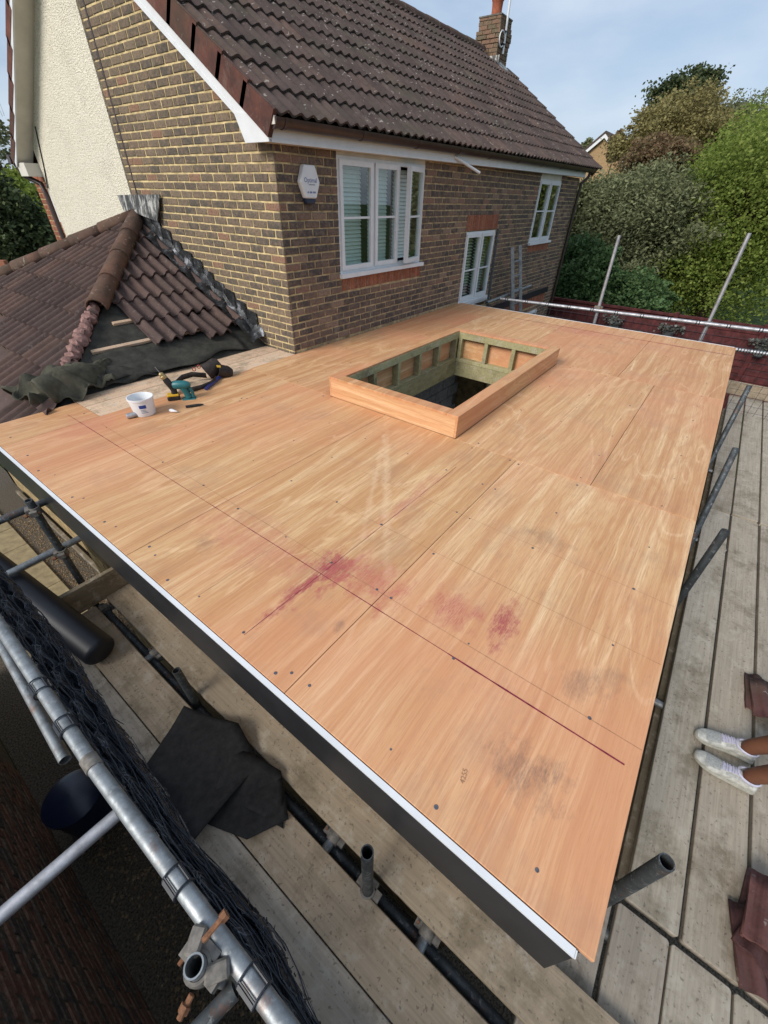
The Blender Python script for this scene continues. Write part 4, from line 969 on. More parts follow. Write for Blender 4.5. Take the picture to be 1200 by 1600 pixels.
# scaffold by the house wall, and ladder
tube((4.95, -.22, -1.9), (4.80, -.20, 1.11), 'upright tube standing against the right side of the middle window', 'galv_d', coup=(((4.86, -.20, -.05), (0, 0, 1), (1, 0, 0)),))
tube((4.72, -.25, -.05), (6.95, -.25, .0), 'level tube along the house wall behind the deck', 'galv', )
lad = thing('ladder', 'grey aluminium ladder leaning on the house wall behind the deck', 'ladder', (6.2, -.6, GZ))
la, lb = (V((5.95, -.95, GZ)), V((5.55, -.22, .80))), (V((6.38, -.95, GZ)), V((5.93, -.22, .81)))
for p, q in (la, lb):
    x, y, z = frame(q - p); m = Matrix((x, y, z)).transposed().to_4x4(); m.translation = p
    MB().cbox(-.014, .014, -.032, .032, 0, (q - p).length, .003, m).build('stile', 'galv', lad)
for k in range(1, 15):
    MB().tube(la[0].lerp(la[1], k / 15), lb[0].lerp(lb[1], k / 15), .014, 8).build('rung', 'galv', lad)
tube((5.62, -.6, -1.6), (5.72, -.24, .45), 'short grey tube leaning beside the ladder', 'galv')

# near debris netting bunched along the guard rail
dn = thing('debris_netting', 'black debris netting bunched along the near guard rail', 'netting', (-3.45, -3, -.5))
b = MB(); n = 46
redge = lambda y: float(np.interp(y, [-4.4, -3.72, -3.5, -3.15, -2.65, -1.8, -1.2], [-3.44, -3.44, -3.392, -3.418, -3.383, -3.352, -3.36]))
rs = random.Random(3)
for s_ in range(230):
    f = s_ / 230; y0 = rs.uniform(-1.1, -4.2); ln = rs.uniform(.25, .9); fx = rs.random(); zz = -.06 - .10 * fx - .30 * rs.random() ** 2
    pts = []
    kx, kz, ph = rs.uniform(.002, .008), rs.uniform(.004, .02), rs.uniform(0, 6)
    for i in range(12):
        y = y0 - ln * i / 11
        pts.append((-3.475 + (redge(y) + 3.475) * fx + kx * math.sin(y * 19 + ph), y, zz + kz * math.sin(y * 11 + ph * 2)))
    b.path(pts, rs.uniform(.0013, .003), 4)
for s_ in range(900):
    y = rs.uniform(-4.2, -1.1); fx = rs.random(); zz = -.06 - .10 * fx - .2 * rs.random(); x = -3.475 + (redge(y) + 3.475) * fx
    b.tube((x, y, zz), (x + rs.uniform(-.006, .010), y + rs.uniform(-.02, .02), zz - rs.uniform(.012, .045)), rs.uniform(.001, .0022), 4, caps=False)
b.build('strands', 'net', dn)
def fold(u, v):
    y = -1.05 - 3.2 * u
    return (-3.475 + (redge(y) + 3.468) * v + .004 * math.sin(y * 61), y, -.085 - .12 * v + .02 * math.sin(y * 31 + v * 9) - .03 * math.sin(v * 14))
MB().grid(fold, 120, 8).build('folded_sheet', 'net', dn)
b = MB()
for k in range(9):
    b.path([V(fold(i / 110, k / 8)) + V((.004 * math.sin(i * 1.7), 0, .012 + .012 * math.sin(i * .9 + k))) for i in range(111)], .0016, 4)
for k in range(150):
    u = k / 150 + rs.uniform(-.001, .001); b.path([V(fold(u + .004 * math.sin(j * 2.1 + k), j / 8)) + V((0, 0, .013 + .012 * math.sin(u * 99 + j))) for j in range(9)], .0016, 4)
b.build('net_grid', 'net2', dn)
for y in (-2.26, -2.50, -3.22, -3.55):
    cl = MB(); w = .06; rr = .030; cx_ = float(np.interp(y, [-3.63, -2.73], [-3.4845, -3.504])); zc_ = -.05
    for d in (0, w):
        cl.path([(cx_ + rr * math.cos(a), y - d, zc_ + rr * math.sin(a)) for a in [R(k * 22) for k in range(16)]], .0032, 5, True)
    for a in (25, 40, 125, 140, 150, 160, 170): cl.tube((cx_ + rr * math.cos(R(a)), y, zc_ + rr * math.sin(R(a))), (cx_ + rr * math.cos(R(a)), y - w, zc_ + rr * math.sin(R(a))), .0026, 5)
    cl.build('net_clip', 'net', dn)

# black roll, felt offcuts
t = thing('membrane_roll', 'thick black membrane roll lying over the end of the left scaffold boards', 'roll', (-3.26, -1.47, PZ))
p, q = V((-3.235, -1.49, -.895)), V((-3.46, .05, -.60))
d = (q - p).normalized(); x, y, z = frame(d); m = Matrix((x, y, z)).transposed().to_4x4(); m.translation = p
MB().lathe([(.02, .002), (.075, 0), (.094, .012), (.101, .03), (.101, 2.0), (.02, 2.0)], m, 28).build('roll_body', 'roll', t, smooth=True)
fo = thing('felt_offcuts', 'black roofing felt offcuts lying across the left scaffold boards', 'felt', (-3.2, -2.6, PZ))
def sheet(poly, z, name, bend, hx):
    bm = bmesh.new(); vs = [bm.verts.new((x, y, 0)) for x, y in poly]; f = bm.faces.new(vs)
    bmesh.ops.triangulate(bm, faces=bm.faces[:]); bmesh.ops.subdivide_edges(bm, edges=bm.edges[:], cuts=7, use_grid_fill=True)
    for v in bm.verts: v.co.z = z + bend * math.sin((v.co.x * 5 + v.co.y * 4) + hx) + .015 * math.sin(v.co.y * 17 + hx * 2 + v.co.x * 8)
    bm.verts.index_update(); b = MB(); b.add([v.co for v in bm.verts], [[v.index for v in f.verts] for f in bm.faces]); bm.free()
    return b.build(name, 'felt3', fo, smooth=True, solid=.004)
sheet([(-3.10, -2.21), (-2.965, -2.55), (-3.02, -2.80), (-3.44, -2.83), (-3.41, -2.33), (-3.28, -2.27)], -.945, 'felt_piece', .018, 0)
sheet([(-3.06, -2.60), (-2.975, -2.92), (-3.10, -3.12), (-3.28, -3.02), (-3.36, -2.80)], -.972, 'felt_piece', .008, 2)
sheet([(-2.99, -2.70), (-3.0, -2.96), (-3.14, -3.12), (-3.20, -2.9)], -.985, 'felt_piece', .004, 4)

# ================================================================== THINGS ON THE DECK
t = thing('bucket', 'white plastic tub with blue label near the left of the deck', 'tub', (-1.98, -.27, 0))
mb = T((-1.98, -.27, .001)) @ Matrix.Scale(.9, 4)
MB().lathe([(.0, 0), (.088, 0), (.093, .01), (.108, .15), (.114, .152), (.114, .168), (.106, .168), (.098, .15), (.086, .012), (.0, .012)], mb, 32, False).build('tub_body', 'white', t, smooth=True)
def wrap(name, m, a0, a1, z0, z1, rr, par):
    b = MB(); n = 8; v = []
    for z in (z0, z1):
        for i in range(n + 1):
            a = a0 + (a1 - a0) * i / n; r_ = .093 + (.108 - .093) * (z - .01) / .14 + rr; v.append(mb @ V((r_ * math.cos(a), r_ * math.sin(a), z)))
    b.add(v, [(i, i + 1, n + 2 + i, n + 1 + i) for i in range(n)]); return b.build(name, m, par)
aL = math.atan2(-3.86 + .27, -3.37 + 1.98)
lab = wrap('label', 'white', aL - .42, aL + .45, .03, .125, .0008, t); wrap('label_band', 'inkblue', aL - .36, aL + .22, .085, .118, .0016, lab)
for k in range(3): wrap('label_print', 'ink', aL - .32, aL + .30 - .1 * k, .04 + .014 * k, .047 + .014 * k, .0016, lab)
tag(MB().lathe([(.0, 0), (.020, 0), (.022, .006), (.022, .15), (.0, .15)], Matrix.Translation((-2.13, -.26, .023)) @ Matrix.Rotation(R(75), 4, 'Z') @ Matrix.Rotation(R(90), 4, 'X'), 16, False).build('sealant_tube', 'galv_l', None, smooth=True), 'grey tube lying just left of the white tub', 'tube')
tag(MB().lathe([(.0, 0), (.012, .002), (.016, .02), (.010, .05), (.004, .075), (0, .078)], T((-1.83, -.40, .016)) @ Matrix.Rotation(R(20), 4, 'Z') @ Matrix.Rotation(R(90), 4, 'X'), 12, False).build('nozzle', 'white', None, smooth=True), 'small white nozzle lying right of the white tub', 'nozzle')
tag(MB().lathe([(0, 0), (.011, .001), (.012, .10), (.009, .13), (.004, .15), (0, .152)], T((-1.70, -.43, .013)) @ Matrix.Rotation(R(62), 4, 'Z') @ Matrix.Rotation(R(90), 4, 'X'), 12, False).build('marker_pen', 'blk', None, smooth=True), 'black marker pen lying in front of the teal driver', 'pen')
tag(MB().lathe([(0, 0), (.016, 0), (.016, .34), (0, .34)], T((-1.06, -.03, .018)) @ Matrix.Rotation(R(-58), 4, 'Z') @ Matrix.Rotation(R(90), 4, 'X'), 12, False).build('blue_bar', 'blue', None, smooth=True), 'dark blue bar lying beside the leather pouch', 'bar')
# yellow and black drill standing on its battery
t = thing('yellow_drill', 'black and yellow cordless drill standing on its battery', 'drill', (-1.66, -.18, 0))
m = T((-1.66, -.18, 0)) @ Matrix.Rotation(R(150), 4, 'Z') @ Matrix.Scale(.82, 4)
MB().cbox(-.065, .065, -.042, .042, .002, .045, .008, m).build('battery', 'blk', t); MB().cbox(-.06, .06, -.044, .044, .046, .07, .006, m).build('battery_shoe', 'yel', t)
MB().path([m @ V((-.02, 0, .06)), m @ V((-.022, 0, .10)), m @ V((-.01, 0, .16))], [.028, .026, .030], 12).build('handle', 'blk', t, smooth=True)
m2 = m @ T((-.02, 0, .125)) @ Matrix.Rotation(R(24), 4, 'Y')
MB().lathe([(0, 0), (.03, .002), (.035, .02), (.036, .10), (.03, .13), (0, .13)], m2, 18, False).build('motor_body', 'blk', t, smooth=True)
MB().lathe([(.02, .13), (.034, .132), (.034, .16), (.028, .165), (.026, .19), (.014, .20), (0, .20)], m2, 18, False).build('chuck', 'brass', t, smooth=True)
MB().lathe([(.004, .2), (.004, .27), (0, .272)], m2, 8, False).build('bit', 'galv', t)
# teal driver lying on its side
t = thing('teal_driver', 'teal and black impact driver lying on its side', 'drill', (-1.56, -.26, 0))
m = T((-1.57, -.25, .042)) @ Matrix.Rotation(R(-35), 4, 'Z') @ Matrix.Rotation(R(90), 4, 'X')
MB().lathe([(0, -.08), (.03, -.078), (.038, -.06), (.038, .03), (.028, .06), (.016, .075), (0, .075)], m @ T((-.02, .09, 0)) @ Matrix.Rotation(R(80), 4, 'Y'), 20, False).build('motor_body', 'teal', t, smooth=True)
MB().path([m @ V((-.02, .09, 0)), m @ V((0, .03, 0)), m @ V((.015, -.03, 0))], [.034, .027, .030], 14).build('handle', 'teal', t, smooth=True)
MB().path([m @ V((.035, .06, 0)), m @ V((.055, .02, 0)), m @ V((.05, -.03, 0))], [.018, .014, .018], 10).build('guard', 'teal', t, smooth=True)
MB().cbox(-.045, .075, -.075, -.035, -.040, .040, .008, m).build('battery_shoe', 'teal', t); MB().cbox(-.045, .08, -.115, -.076, -.042, .042, .01, m).build('battery', 'blk', t)
MB().cbox(.0805, .0825, -.108, -.085, -.022, .022, .0004, m).build('battery_label', 'white', t)
# tool belt
t = thing('tool_belt', 'dark leather tool belt with round pouch behind the drills', 'tool belt', (-1.15, .05, 0))
mp_ = T((-1.12, .06, .072)) @ Matrix.Rotation(R(-20), 4, 'Z') @ Matrix.Rotation(R(62), 4, 'Y')
MB().lathe([(0, -.11), (.05, -.11), (.075, -.07), (.082, .06), (.078, .062), (.068, -.06), (.04, -.09), (0, -.09)], mp_ @ T((0, 0, .03)) @ Matrix.Rotation(R(180), 4, 'X') @ Matrix.Diagonal((1, .8, 1, 1)), 24, False).build('pouch', 'leather', t, smooth=True)
MB().lathe([(0, -.10), (.04, -.10), (.06, -.06), (.064, .05), (.058, .05), (0, -.05)], T((-1.02, -.02, .062)) @ Matrix.Rotation(R(-15), 4, 'Z') @ Matrix.Rotation(R(-70), 4, 'Y'), 20, False).build('side_pouch', 'leather', t, smooth=True)
MB().cbox(-.02, .02, -.012, .012, -.001, .001, .0004, T((-1.065, -.052, .128)) @ Matrix.Rotation(R(50), 4, 'X') @ Matrix.Rotation(R(-20), 4, 'Z')).build('patch', 'yel', t)
def strap(pts, w, name, m='leather'):
    pts = [V(p) for p in pts]; v = []
    for p in pts: v += [p + V((0, 0, w / 2)), p - V((0, 0, w / 2))]
    MB().add(v, [(2 * i, 2 * i + 1, 2 * i + 3, 2 * i + 2) for i in range(len(pts) - 1)]).build(name, m, t, smooth=True, solid=.006)
strap([(-1.18, .02, .05), (-1.28, .10, .07), (-1.38, .12, .062), (-1.47, .08, .045), (-1.55, -.02, .04), (-1.60, -.10, .03)], .05, 'belt')
strap([(-1.16, -.10, .03), (-1.25, -.15, .03), (-1.36, -.17, .03), (-1.45, -.15, .028), (-1.50, -.08, .028)], .045, 'belt')
for k, p in enumerate(((-1.27, .06, .125), (-1.22, .05, .14))):
    MB().path([V(p) + V((.012 * math.cos(a), -.009 * math.cos(a), .016 * math.sin(a))) for a in [R(k2 * 30) for k2 in range(12)]], .004, 6, True).build('ring_hook', 'redthing', t, smooth=True)
# felt heap
fh = thing('felt_heap', 'crumpled heap of green-black old felt at the stripped roof edge', 'felt', (-2.1, .6, 0))
def heap(u, v):
    a = -1.2 + 5.2 * v; rr = .105 + .06 * u * math.sin(u * 5) + .012 * math.sin(u * 23 + v * 11)
    c = V((-2.42 + .72 * u, .52 + .30 * u + .04 * math.sin(u * 7), .11 + .02 * u))
    rr *= (1 + .25 * v)
    return c + V((-.35 * rr * math.sin(a), -rr * math.cos(a) * .9, rr * math.sin(a) * .9)) + V((random.uniform(-.006, .006), random.uniform(-.006, .006), random.uniform(-.006, .006)))
MB().grid(heap, 26, 26).build('rolled_felt', 'felt2', fh, smooth=True, solid=.005)
def heap2(u, v):
    x = -2.58 + .72 * u; y = .44 + .50 * v
    z = .05 + .17 * math.sin(math.pi * min(1, v * 1.05)) * (.4 + .6 * math.sin(math.pi * u)) + .035 * math.sin(u * 21 + v * 9) + .03 * math.sin(v * 17 - u * 6) + random.uniform(-.01, .01)
    return (x + .04 * math.sin(v * 13), y + .05 * math.sin(u * 9), max(z, .012))
MB().grid(heap2, 34, 22).build('crumpled_felt', 'felt2', fh, smooth=True, solid=.005)
def heap3(u, v):
    x = -1.95 + .55 * u; y = .50 + .42 * v
    return (x, y, .03 + .12 * math.sin(math.pi * v) * (1 - .6 * u) + .02 * math.sin(u * 11 + v * 7))
MB().grid(heap3, 16, 12).build('felt_flap', 'felt', fh, smooth=True, solid=.005)
MB().path([(-1.62, .86, .14), (-1.58, .80, .13), (-1.56, .72, .10), (-1.60, .70, .07), (-1.65, .76, .09)], .014, 8, True).build('mortar_scrap', 'pinkmortar', fh)

# alarm box on the rear wall
al = thing('alarm_box', 'white hexagonal alarm box with blue lettering on the rear wall', 'alarm box', (.40, 0, 1.6))
hexa = [(-.075, .165), (.075, .165), (.135, .03), (.075, -.10), (-.075, -.10), (-.135, .03)]
mA = T((.40, -.002, 1.585)) @ Matrix.Rotation(R(90), 4, 'X')
o = MB().prism(hexa, mA, .062).build('cover', 'white', al, fix=True); md = o.modifiers.new('b', 'BEVEL'); md.width = .012; md.segments = 3
o = MB().prism([(-.078, -.098), (.078, -.098), (.06, -.145), (-.06, -.145)], mA, .05).build('strobe_lens', 'navy', al, fix=True); md = o.modifiers.new('b', 'BEVEL'); md.width = .01; md.segments = 2
text('Optimal', .055, mA @ T((-.002, .045, .0625)), 'inkblue', al, 'lettering'); b = MB(); x = -.03
for k in range(9): b.box(x, x + .007, .006, .018 - .004 * (k % 3 == 1), .0622, .0628, mA); x += .010
b.build('small_print', 'ink', al)
b = MB(); x = -.055
for k in range(12):
    if k not in (2, 7): b.box(x, x + .0065, -.058, -.042 - .003 * (k % 3 == 0), .0622, .0628, mA)
    x += .0098
b.build('small_print', 'inkblue', al)
# aerial mast
am = thing('aerial_mast', 'white aerial pole strapped to the chimney side', 'aerial', (9.84, 2.64, 4.28))
MB().tube((9.84, 2.655, 4.28), (9.84, 2.655, 5.9), .026, 10).build('pole', 'white', am, smooth=True)
MB().path([(9.70 + .13 * math.cos(a), 2.66, 4.50 + .13 * math.sin(a)) for a in [R(20 + k * 32) for k in range(11)]], .014, 8).build('cable_loop', 'white', am, smooth=True)
for z in (4.42, 4.62): MB().box(9.76, 9.9, 2.625, 2.70, z, z + .02).build('strap', 'blk', am)

# ================================================================== stacked tiles on the right walkway
CHIP = bpy.data.textures.new('chip', 'CLOUDS'); CHIP.noise_scale = .05
TM3 = tile_mesh('loose_tile', 'redtile', amp=.045, seg=24, thick=.016, flat=True)
spots = [(-.90, -4.98, 0, -88, 'flat maroon roof tile on the right edge above the shoes, underneath'), (-.96, -5.01, .035, -84, 'flat maroon roof tile on the right edge above the shoes, on top'),
         (-2.16, -4.97, 0, -100, 'lowest broken maroon tile in the pile at the right edge below the shoes'), (-2.22, -4.955, .035, -112, 'middle maroon tile in the pile at the right edge below the shoes'), (-2.20, -4.97, .075, -96, 'top dusty maroon tile in the pile at the right edge below the shoes'),
         (-2.36, -5.0, .01, -80, 'bright red tile slipping out of the pile toward the photo bottom')]
for x, y, dz, a, lab in spots:
    tl = thing('loose_roof_tile', lab, 'roof tile', (x, y, RZ + dz), 'loose roof tiles on the right walkway')
    o = bpy.data.objects.new('tile_body', TM3); COL.objects.link(o); o.parent = tl; o.rotation_euler = (R(2), R(random.uniform(-3, 3)), R(a)); o.location = (0, 0, .002); o.scale = (.82, .72, .9)
    md = o.modifiers.new('s', 'SOLIDIFY'); md.thickness = .012
    md = o.modifiers.new('u', 'SUBSURF'); md.subdivision_type = 'SIMPLE'; md.levels = md.render_levels = 2
    md = o.modifiers.new('d', 'DISPLACE'); md.texture = CHIP; md.strength = .016; md.texture_coords = 'GLOBAL'

# ================================================================== NEIGHBOUR WALL
nb = thing('neighbour_wall', 'dark brick side wall of the neighbouring building, low at the left', 'wall', (-4.3, -3, GZ))
nw = MB().box(-4.5, -4.208, -9, 1.2, GZ, -.25).build('wall_core', 'mortar_d', nb)
it = []
mr = Matrix.Rotation(R(90), 4, 'Z')
for me, u, z in courses(-4.4, -.2, GZ, -.30, 'b_nb', []): it.append((me, T((-4.2 + random.uniform(-.002, .002), u, z)) @ mr))
scatter(it, 'brick', nw, 'b_nbs', 300)
MB().cbox(-4.55, -4.17, -9.05, 1.25, -.25, -.19, .01).build('coping', 'mortar_d', nb)
bn = thing('rubbish_bin', 'dark blue round bin standing on the gravel below the scaffold', 'bin', (-3.95, -1.0, GZ))
MB().lathe([(0, 0), (.22, 0), (.25, .5), (.27, .52), (.27, .56), (.2, .60), (0, .61)], T((-3.92, -1.15, GZ)) @ Matrix.Scale(.8, 4), 24, False).build('bin_body', 'navy', bn, smooth=True)
tag(MB().box(-3.62, -3.50, -2.96, -2.90, GZ + .01, GZ + .016, T((-.1, .3, 0))).build('paper_scrap', 'ink'), 'small pale scrap lying on the dark gravel', 'scrap')

# ================================================================== FENCE, PLANTERS
FX = 10.0
fe = thing('garden_fence', 'dark red timber garden fence behind the far scaffold', 'fence', (FX, -4, GZ))
for k in range(5):
    y = .6 - k * 1.83
    MB().cbox(FX - .05, FX + .05, y - .05, y + .05, GZ, -.62, .006).build('post', 'fence', fe)
    MB().cbox(FX - .04, FX + .05, y - 1.78, y - .05, -.72, -.66, .006).build('capping_rail', 'fence', fe)
    for j in range(13):
        z = GZ + .25 + j * .15
        m = T((FX, y - .915, z)) @ Matrix.Rotation(R(8), 4, 'Y')
        MB().box(-.008, .008, -.865, .865, 0, .165, m).build('fence_board', 'fence', fe)
def leafset(n, cen, rad, size, shape='ell', clumps=90, seed=1, elong=1.6, droop=.25, flat=0, inner=.45):
    rg = np.random.default_rng(seed); cen = np.array(cen); rad = np.array(rad)
    d = rg.normal(size=(clumps, 3)); d /= np.linalg.norm(d, axis=1)[:, None]
    rr = inner + (1 - inner) * rg.random(clumps) ** .55
    nl = max(9, clumps // 9)                      # big boughs that carry the clumps
    bd = rg.normal(size=(nl, 3)); bd /= np.linalg.norm(bd, axis=1)[:, None]; bd *= rg.uniform(.25, .80, nl)[:, None]; br = rg.uniform(.26, .46, nl)
    bi = rg.integers(0, nl, clumps); d[:, 2] = np.abs(d[:, 2]) * .8 - .15
    cc = bd[bi] + d * br[bi][:, None] * rg.uniform(.75, 1.05, (clumps, 1))
    if shape == 'cone':
        h = (cc[:, 2] + 1) / 2; k = np.clip(1.15 - h, .12, 1); cc[:, 0] *= k; cc[:, 1] *= k
    cs = rg.uniform(.045, .12, clumps)
    idx = rg.integers(0, clumps, n)
    p = cen + (cc[idx] + rg.normal(size=(n, 3)) * cs[idx][:, None] * np.array([1, 1, .75])) * rad
    fill = rg.random(n) < .38; fd = rg.normal(size=(n, 3)); fd /= np.linalg.norm(fd, axis=1)[:, None]
    wob = 1 + .10 * np.sin(fd[:, 0] * 7 + seed) + .10 * np.sin(fd[:, 2] * 9 + fd[:, 1] * 5 + seed * 2)
    fp = cen + fd * (rg.random((n, 1)) ** .4) * .88 * wob[:, None] * rad; p = np.where(fill[:, None], fp, p)
    a = rg.uniform(0, 2 * np.pi, n); el = rg.normal(0, .5, n) - droop
    u = np.stack([np.cos(a) * np.cos(el), np.sin(a) * np.cos(el), np.sin(el)], 1)
    r2 = rg.normal(size=(n, 3)); w = np.cross(u, r2); w /= np.linalg.norm(w, axis=1)[:, None]
    s = size * rg.uniform(.6, 1.35, n)[:, None]
    a0 = p - u * s * elong * .5; a1 = p + w * s * .5; a2 = p + u * s * elong * .5; a3 = p - w * s * .5
    return np.stack([a0, a1, a2, a3], 1).reshape(-1, 3)
def leaves(name, verts, mat, parent):
    off = wloc(parent); v = (verts - np.array(off)).astype(np.float32); n = len(v) // 4
    me = bpy.data.meshes.new(name); me.vertices.add(len(v)); me.vertices.foreach_set('co', v.ravel())
    me.loops.add(4 * n); me.loops.foreach_set('vertex_index', np.arange(4 * n, dtype=np.int32))
    me.polygons.add(n); me.polygons.foreach_set('loop_start', np.arange(0, 4 * n, 4, dtype=np.int32)); me.polygons.foreach_set('loop_total', np.full(n, 4, dtype=np.int32))
    me.update(); me.validate(); me.materials.append(mat)
    o = bpy.data.objects.new(name, me); COL.objects.link(o); o.parent = parent
    return o
for y, lab in ((-1.75, 'hanging fence planter with pale flowers left of the two on the far fence'), (-3.05, 'hanging fence planter with pale flowers near the right upright'), (-5.0, 'hanging fence planter at the right photo edge')):
    t = thing('fence_planter', lab, 'planter', (FX - .15, y, -1.25), 'planters on the fence')
    MB().lathe([(.0, 0), (.09, 0), (.14, .2), (.15, .21), (.0, .19)], T((FX - .17, y, -1.25)), 16, False).build('pot', 'galv', t, smooth=True)
    struct(leaves('flowers', leafset(260, (FX - .17, y, -.98), (.28, .34, .14), .05, seed=int(-y * 10)), mat_leaf('planter_leaf_%d' % int(-y * 10), [(0, (.10, .11, .08)), (.6, (.06, .07, .04)), (1, (.35, .33, .33))]), t), 'stuff')
for y, z, lab in ((-2.4, -1.35, 'dark round pot lid hung on the fence between the planters'), (-3.95, -1.45, 'dark square grille hung on the fence right of the planters')):
    t = tag(MB().lathe([(0, 0), (.2, 0), (.2, .03), (.12, .08), (0, .1)], T((FX - .03, y, z)) @ Matrix.Rotation(R(-90), 4, 'Y'), 20, False).build('fence_ornament', 'blk', None, smooth=True), lab, 'ornament')

# ================================================================== TREES
def tree(name, label, px, py, dep, wpx, hpx, mat, n, size, shape='ell', clumps=90, seed=1, group='trees and shrubs beyond the fence', elong=1.6, ry=None, base=GZ, inner=.45, twigs=0):
    d = CR * ((px - 600) / 633.48) - CU * ((py - 800) / 633.48) + CW; c = CP + d * dep
    rx = wpx / 2 / 633.48 * dep; rz = hpx / 2 / 633.48 * dep * .96
    t = thing(name, label, 'tree' if 'tree' in name or 'conifer' in name else 'shrub', (c.x, c.y, base), group)
    b = MB(); hgt = c.z - base; top = V((c.x, c.y, c.z + rz * .5))
    r0 = max(.05, rx * .085)
    b.path([V((c.x + .05, c.y, base)), V((c.x - .04, c.y + .06, base + hgt * .45)), V((c.x + .05, c.y, c.z)), top], [r0 * 1.25, r0, r0 * .7, r0 * .25], 9)
    rs2 = random.Random(seed)
    for k in range(12):
        f = rs2.uniform(.25, .95); s_ = V((c.x, c.y, base)).lerp(top, f); a = rs2.uniform(0, 6.28)
        e = V((c.x + rx * .5 * math.cos(a), c.y + rx * .5 * math.sin(a), min(c.z + rz * .55, s_.z + rz * rs2.uniform(.2, .5))))
        b.path([s_, s_.lerp(e, .5) + V((0, 0, .08 * rx)), e], [r0 * .45, r0 * .3, r0 * .08], 6)
    for k in range(twigs):
        a = rs2.uniform(0, 6.28); q_ = rs2.uniform(.1, .7) * rx; s_ = V((c.x + q_ * math.cos(a), c.y + q_ * math.sin(a), c.z + rz * .6)); b.path([s_, s_ + V((rs2.uniform(-.2, .2), rs2.uniform(-.2, .2), rz * rs2.uniform(.45, .85)))], [.012, .004], 4)
    b.build('trunk', 'bark', t, smooth=True)
    leaves('crown', leafset(n, c, (rx, ry or rx, rz), size, shape, clumps, seed, elong, inner=inner), mat, t)
    return t
G_br = mat_leaf('leaf_bright', [(0, (.11, .17, .028)), (.5, (.19, .255, .045)), (1, (.29, .34, .08))], .45)
G_ol = mat_leaf('leaf_olive', [(0, (.085, .10, .048)), (.6, (.165, .18, .085)), (1, (.26, .275, .14))], .3)
G_dk = mat_leaf('leaf_dark', [(0, (.03, .045, .018)), (.6, (.06, .085, .033)), (1, (.11, .135, .055))], .25)
G_au = mat_leaf('leaf_autumn', [(0, (.16, .14, .055)), (.5, (.25, .21, .08)), (1, (.33, .29, .12))], .35)
G_rd = mat_leaf('leaf_rust', [(0, (.15, .085, .05)), (.5, (.20, .135, .07)), (1, (.20, .16, .08))], .3)
G_bl = mat_leaf('leaf_green', [(0, (.045, .095, .032)), (.6, (.08, .15, .053)), (1, (.13, .20, .075))], .3)
G_pl = mat_leaf('leaf_pale', [(0, (.09, .105, .05)), (.5, (.14, .16, .07)), (1, (.20, .215, .10))], .3)
tree('maple_tree', 'bright yellow-green tree filling the right edge behind the fence', 1160, 365, 13.6, 310, 330, G_br, 75000, .06, 'ell', 480, 11, inner=.5)
tree('maple_tree', 'upper bright green tree crown rising at the top of the right edge', 1195, 250, 14.5, 190, 190, G_br, 26000, .065, 'ell', 200, 12)
tree('willow_shrub', 'large grey-olive shrub beside the far house corner', 985, 368, 14, 200, 210, G_ol, 60000, .05, 'ell', 400, 13, elong=2.4)
tree('willow_shrub', 'dull olive shrub spilling behind the downpipe end of the house', 908, 345, 14.5, 110, 130, G_pl, 20000, .052, 'ell', 170, 23, elong=2.4)
tree('conifer_tree', 'dark evergreen in the shade between the olive shrub and bright tree', 1025, 400, 16.0, 190, 240, G_dk, 30000, .06, 'ell', 140, 14)
tree('low_shrub', 'dark green leafy shrub low against the house downpipe', 908, 435, 12.9, 120, 125, G_bl, 24000, .062, 'ell', 170, 15, elong=2.2)
tree('low_shrub', 'light green low shrub behind the left tall upright', 985, 462, 12.9, 120, 90, G_bl, 12000, .062, 'ell', 110, 16, elong=1.8)
tree('autumn_tree', 'yellow-brown autumn tree behind the olive shrub', 1055, 225, 18.5, 175, 150, G_au, 44000, .075, 'ell', 360, 17)
tree('autumn_tree', 'rusty red-brown leaved tree low behind the olive shrub', 1025, 255, 17, 120, 80, G_rd, 16000, .075, 'ell', 160, 18)
tree('ivy_tree', 'tall dark green tree topping the skyline on the right', 1062, 172, 20, 118, 108, G_dk, 26000, .09, 'ell', 220, 19)
tree('birch_tree', 'thin leaved green tree with bare twigs at the upper right', 1150, 210, 19, 140, 120, G_ol, 16000, .075, 'ell', 90, 20)
tree('dark_tree', 'dark tree mass at the far right skyline', 1235, 225, 19, 150, 120, G_dk, 14000, .09, 'ell', 60, 21)
tree('far_tree', 'small pale tree top showing above the far roof end', 918, 235, 38, 26, 30, G_pl, 1500, .2, 'ell', 30, 22)
# left view past the gable
tree('hedge_tree', 'dark hedge tree beyond the garage roof at the left edge', 25, 370, 24, 120, 170, G_dk, 22000, .17, 'ell', 120, 31, 'greenery at the left edge')
tree('hedge_tree', 'lighter green trees behind the dark hedge at the left edge', 35, 330, 36, 150, 120, G_br, 12000, .26, 'ell', 90, 32, 'greenery at the left edge')
tree('bare_tree', 'thin tree against white sky at the top left edge', -20, 215, 34, 110, 90, G_ol, 1800, .2, 'ell', 40, 33, 'greenery at the left edge', twigs=18)
b = MB()
rg = random.Random(5)
for k in range(5200):
    x, y = rg.uniform(8.2, 9.85), rg.uniform(-6, 0); h = rg.uniform(.1, .35); a = rg.uniform(0, 6.28); w = .02
    b.add([(x, y, GZ), (x + w * math.cos(a), y + w * math.sin(a), GZ), (x + rg.uniform(-.1, .1), y + rg.uniform(-.1, .1), GZ + h)], [(0, 1, 2)])
struct(b.build('long_grass', 'grass'), 'stuff')

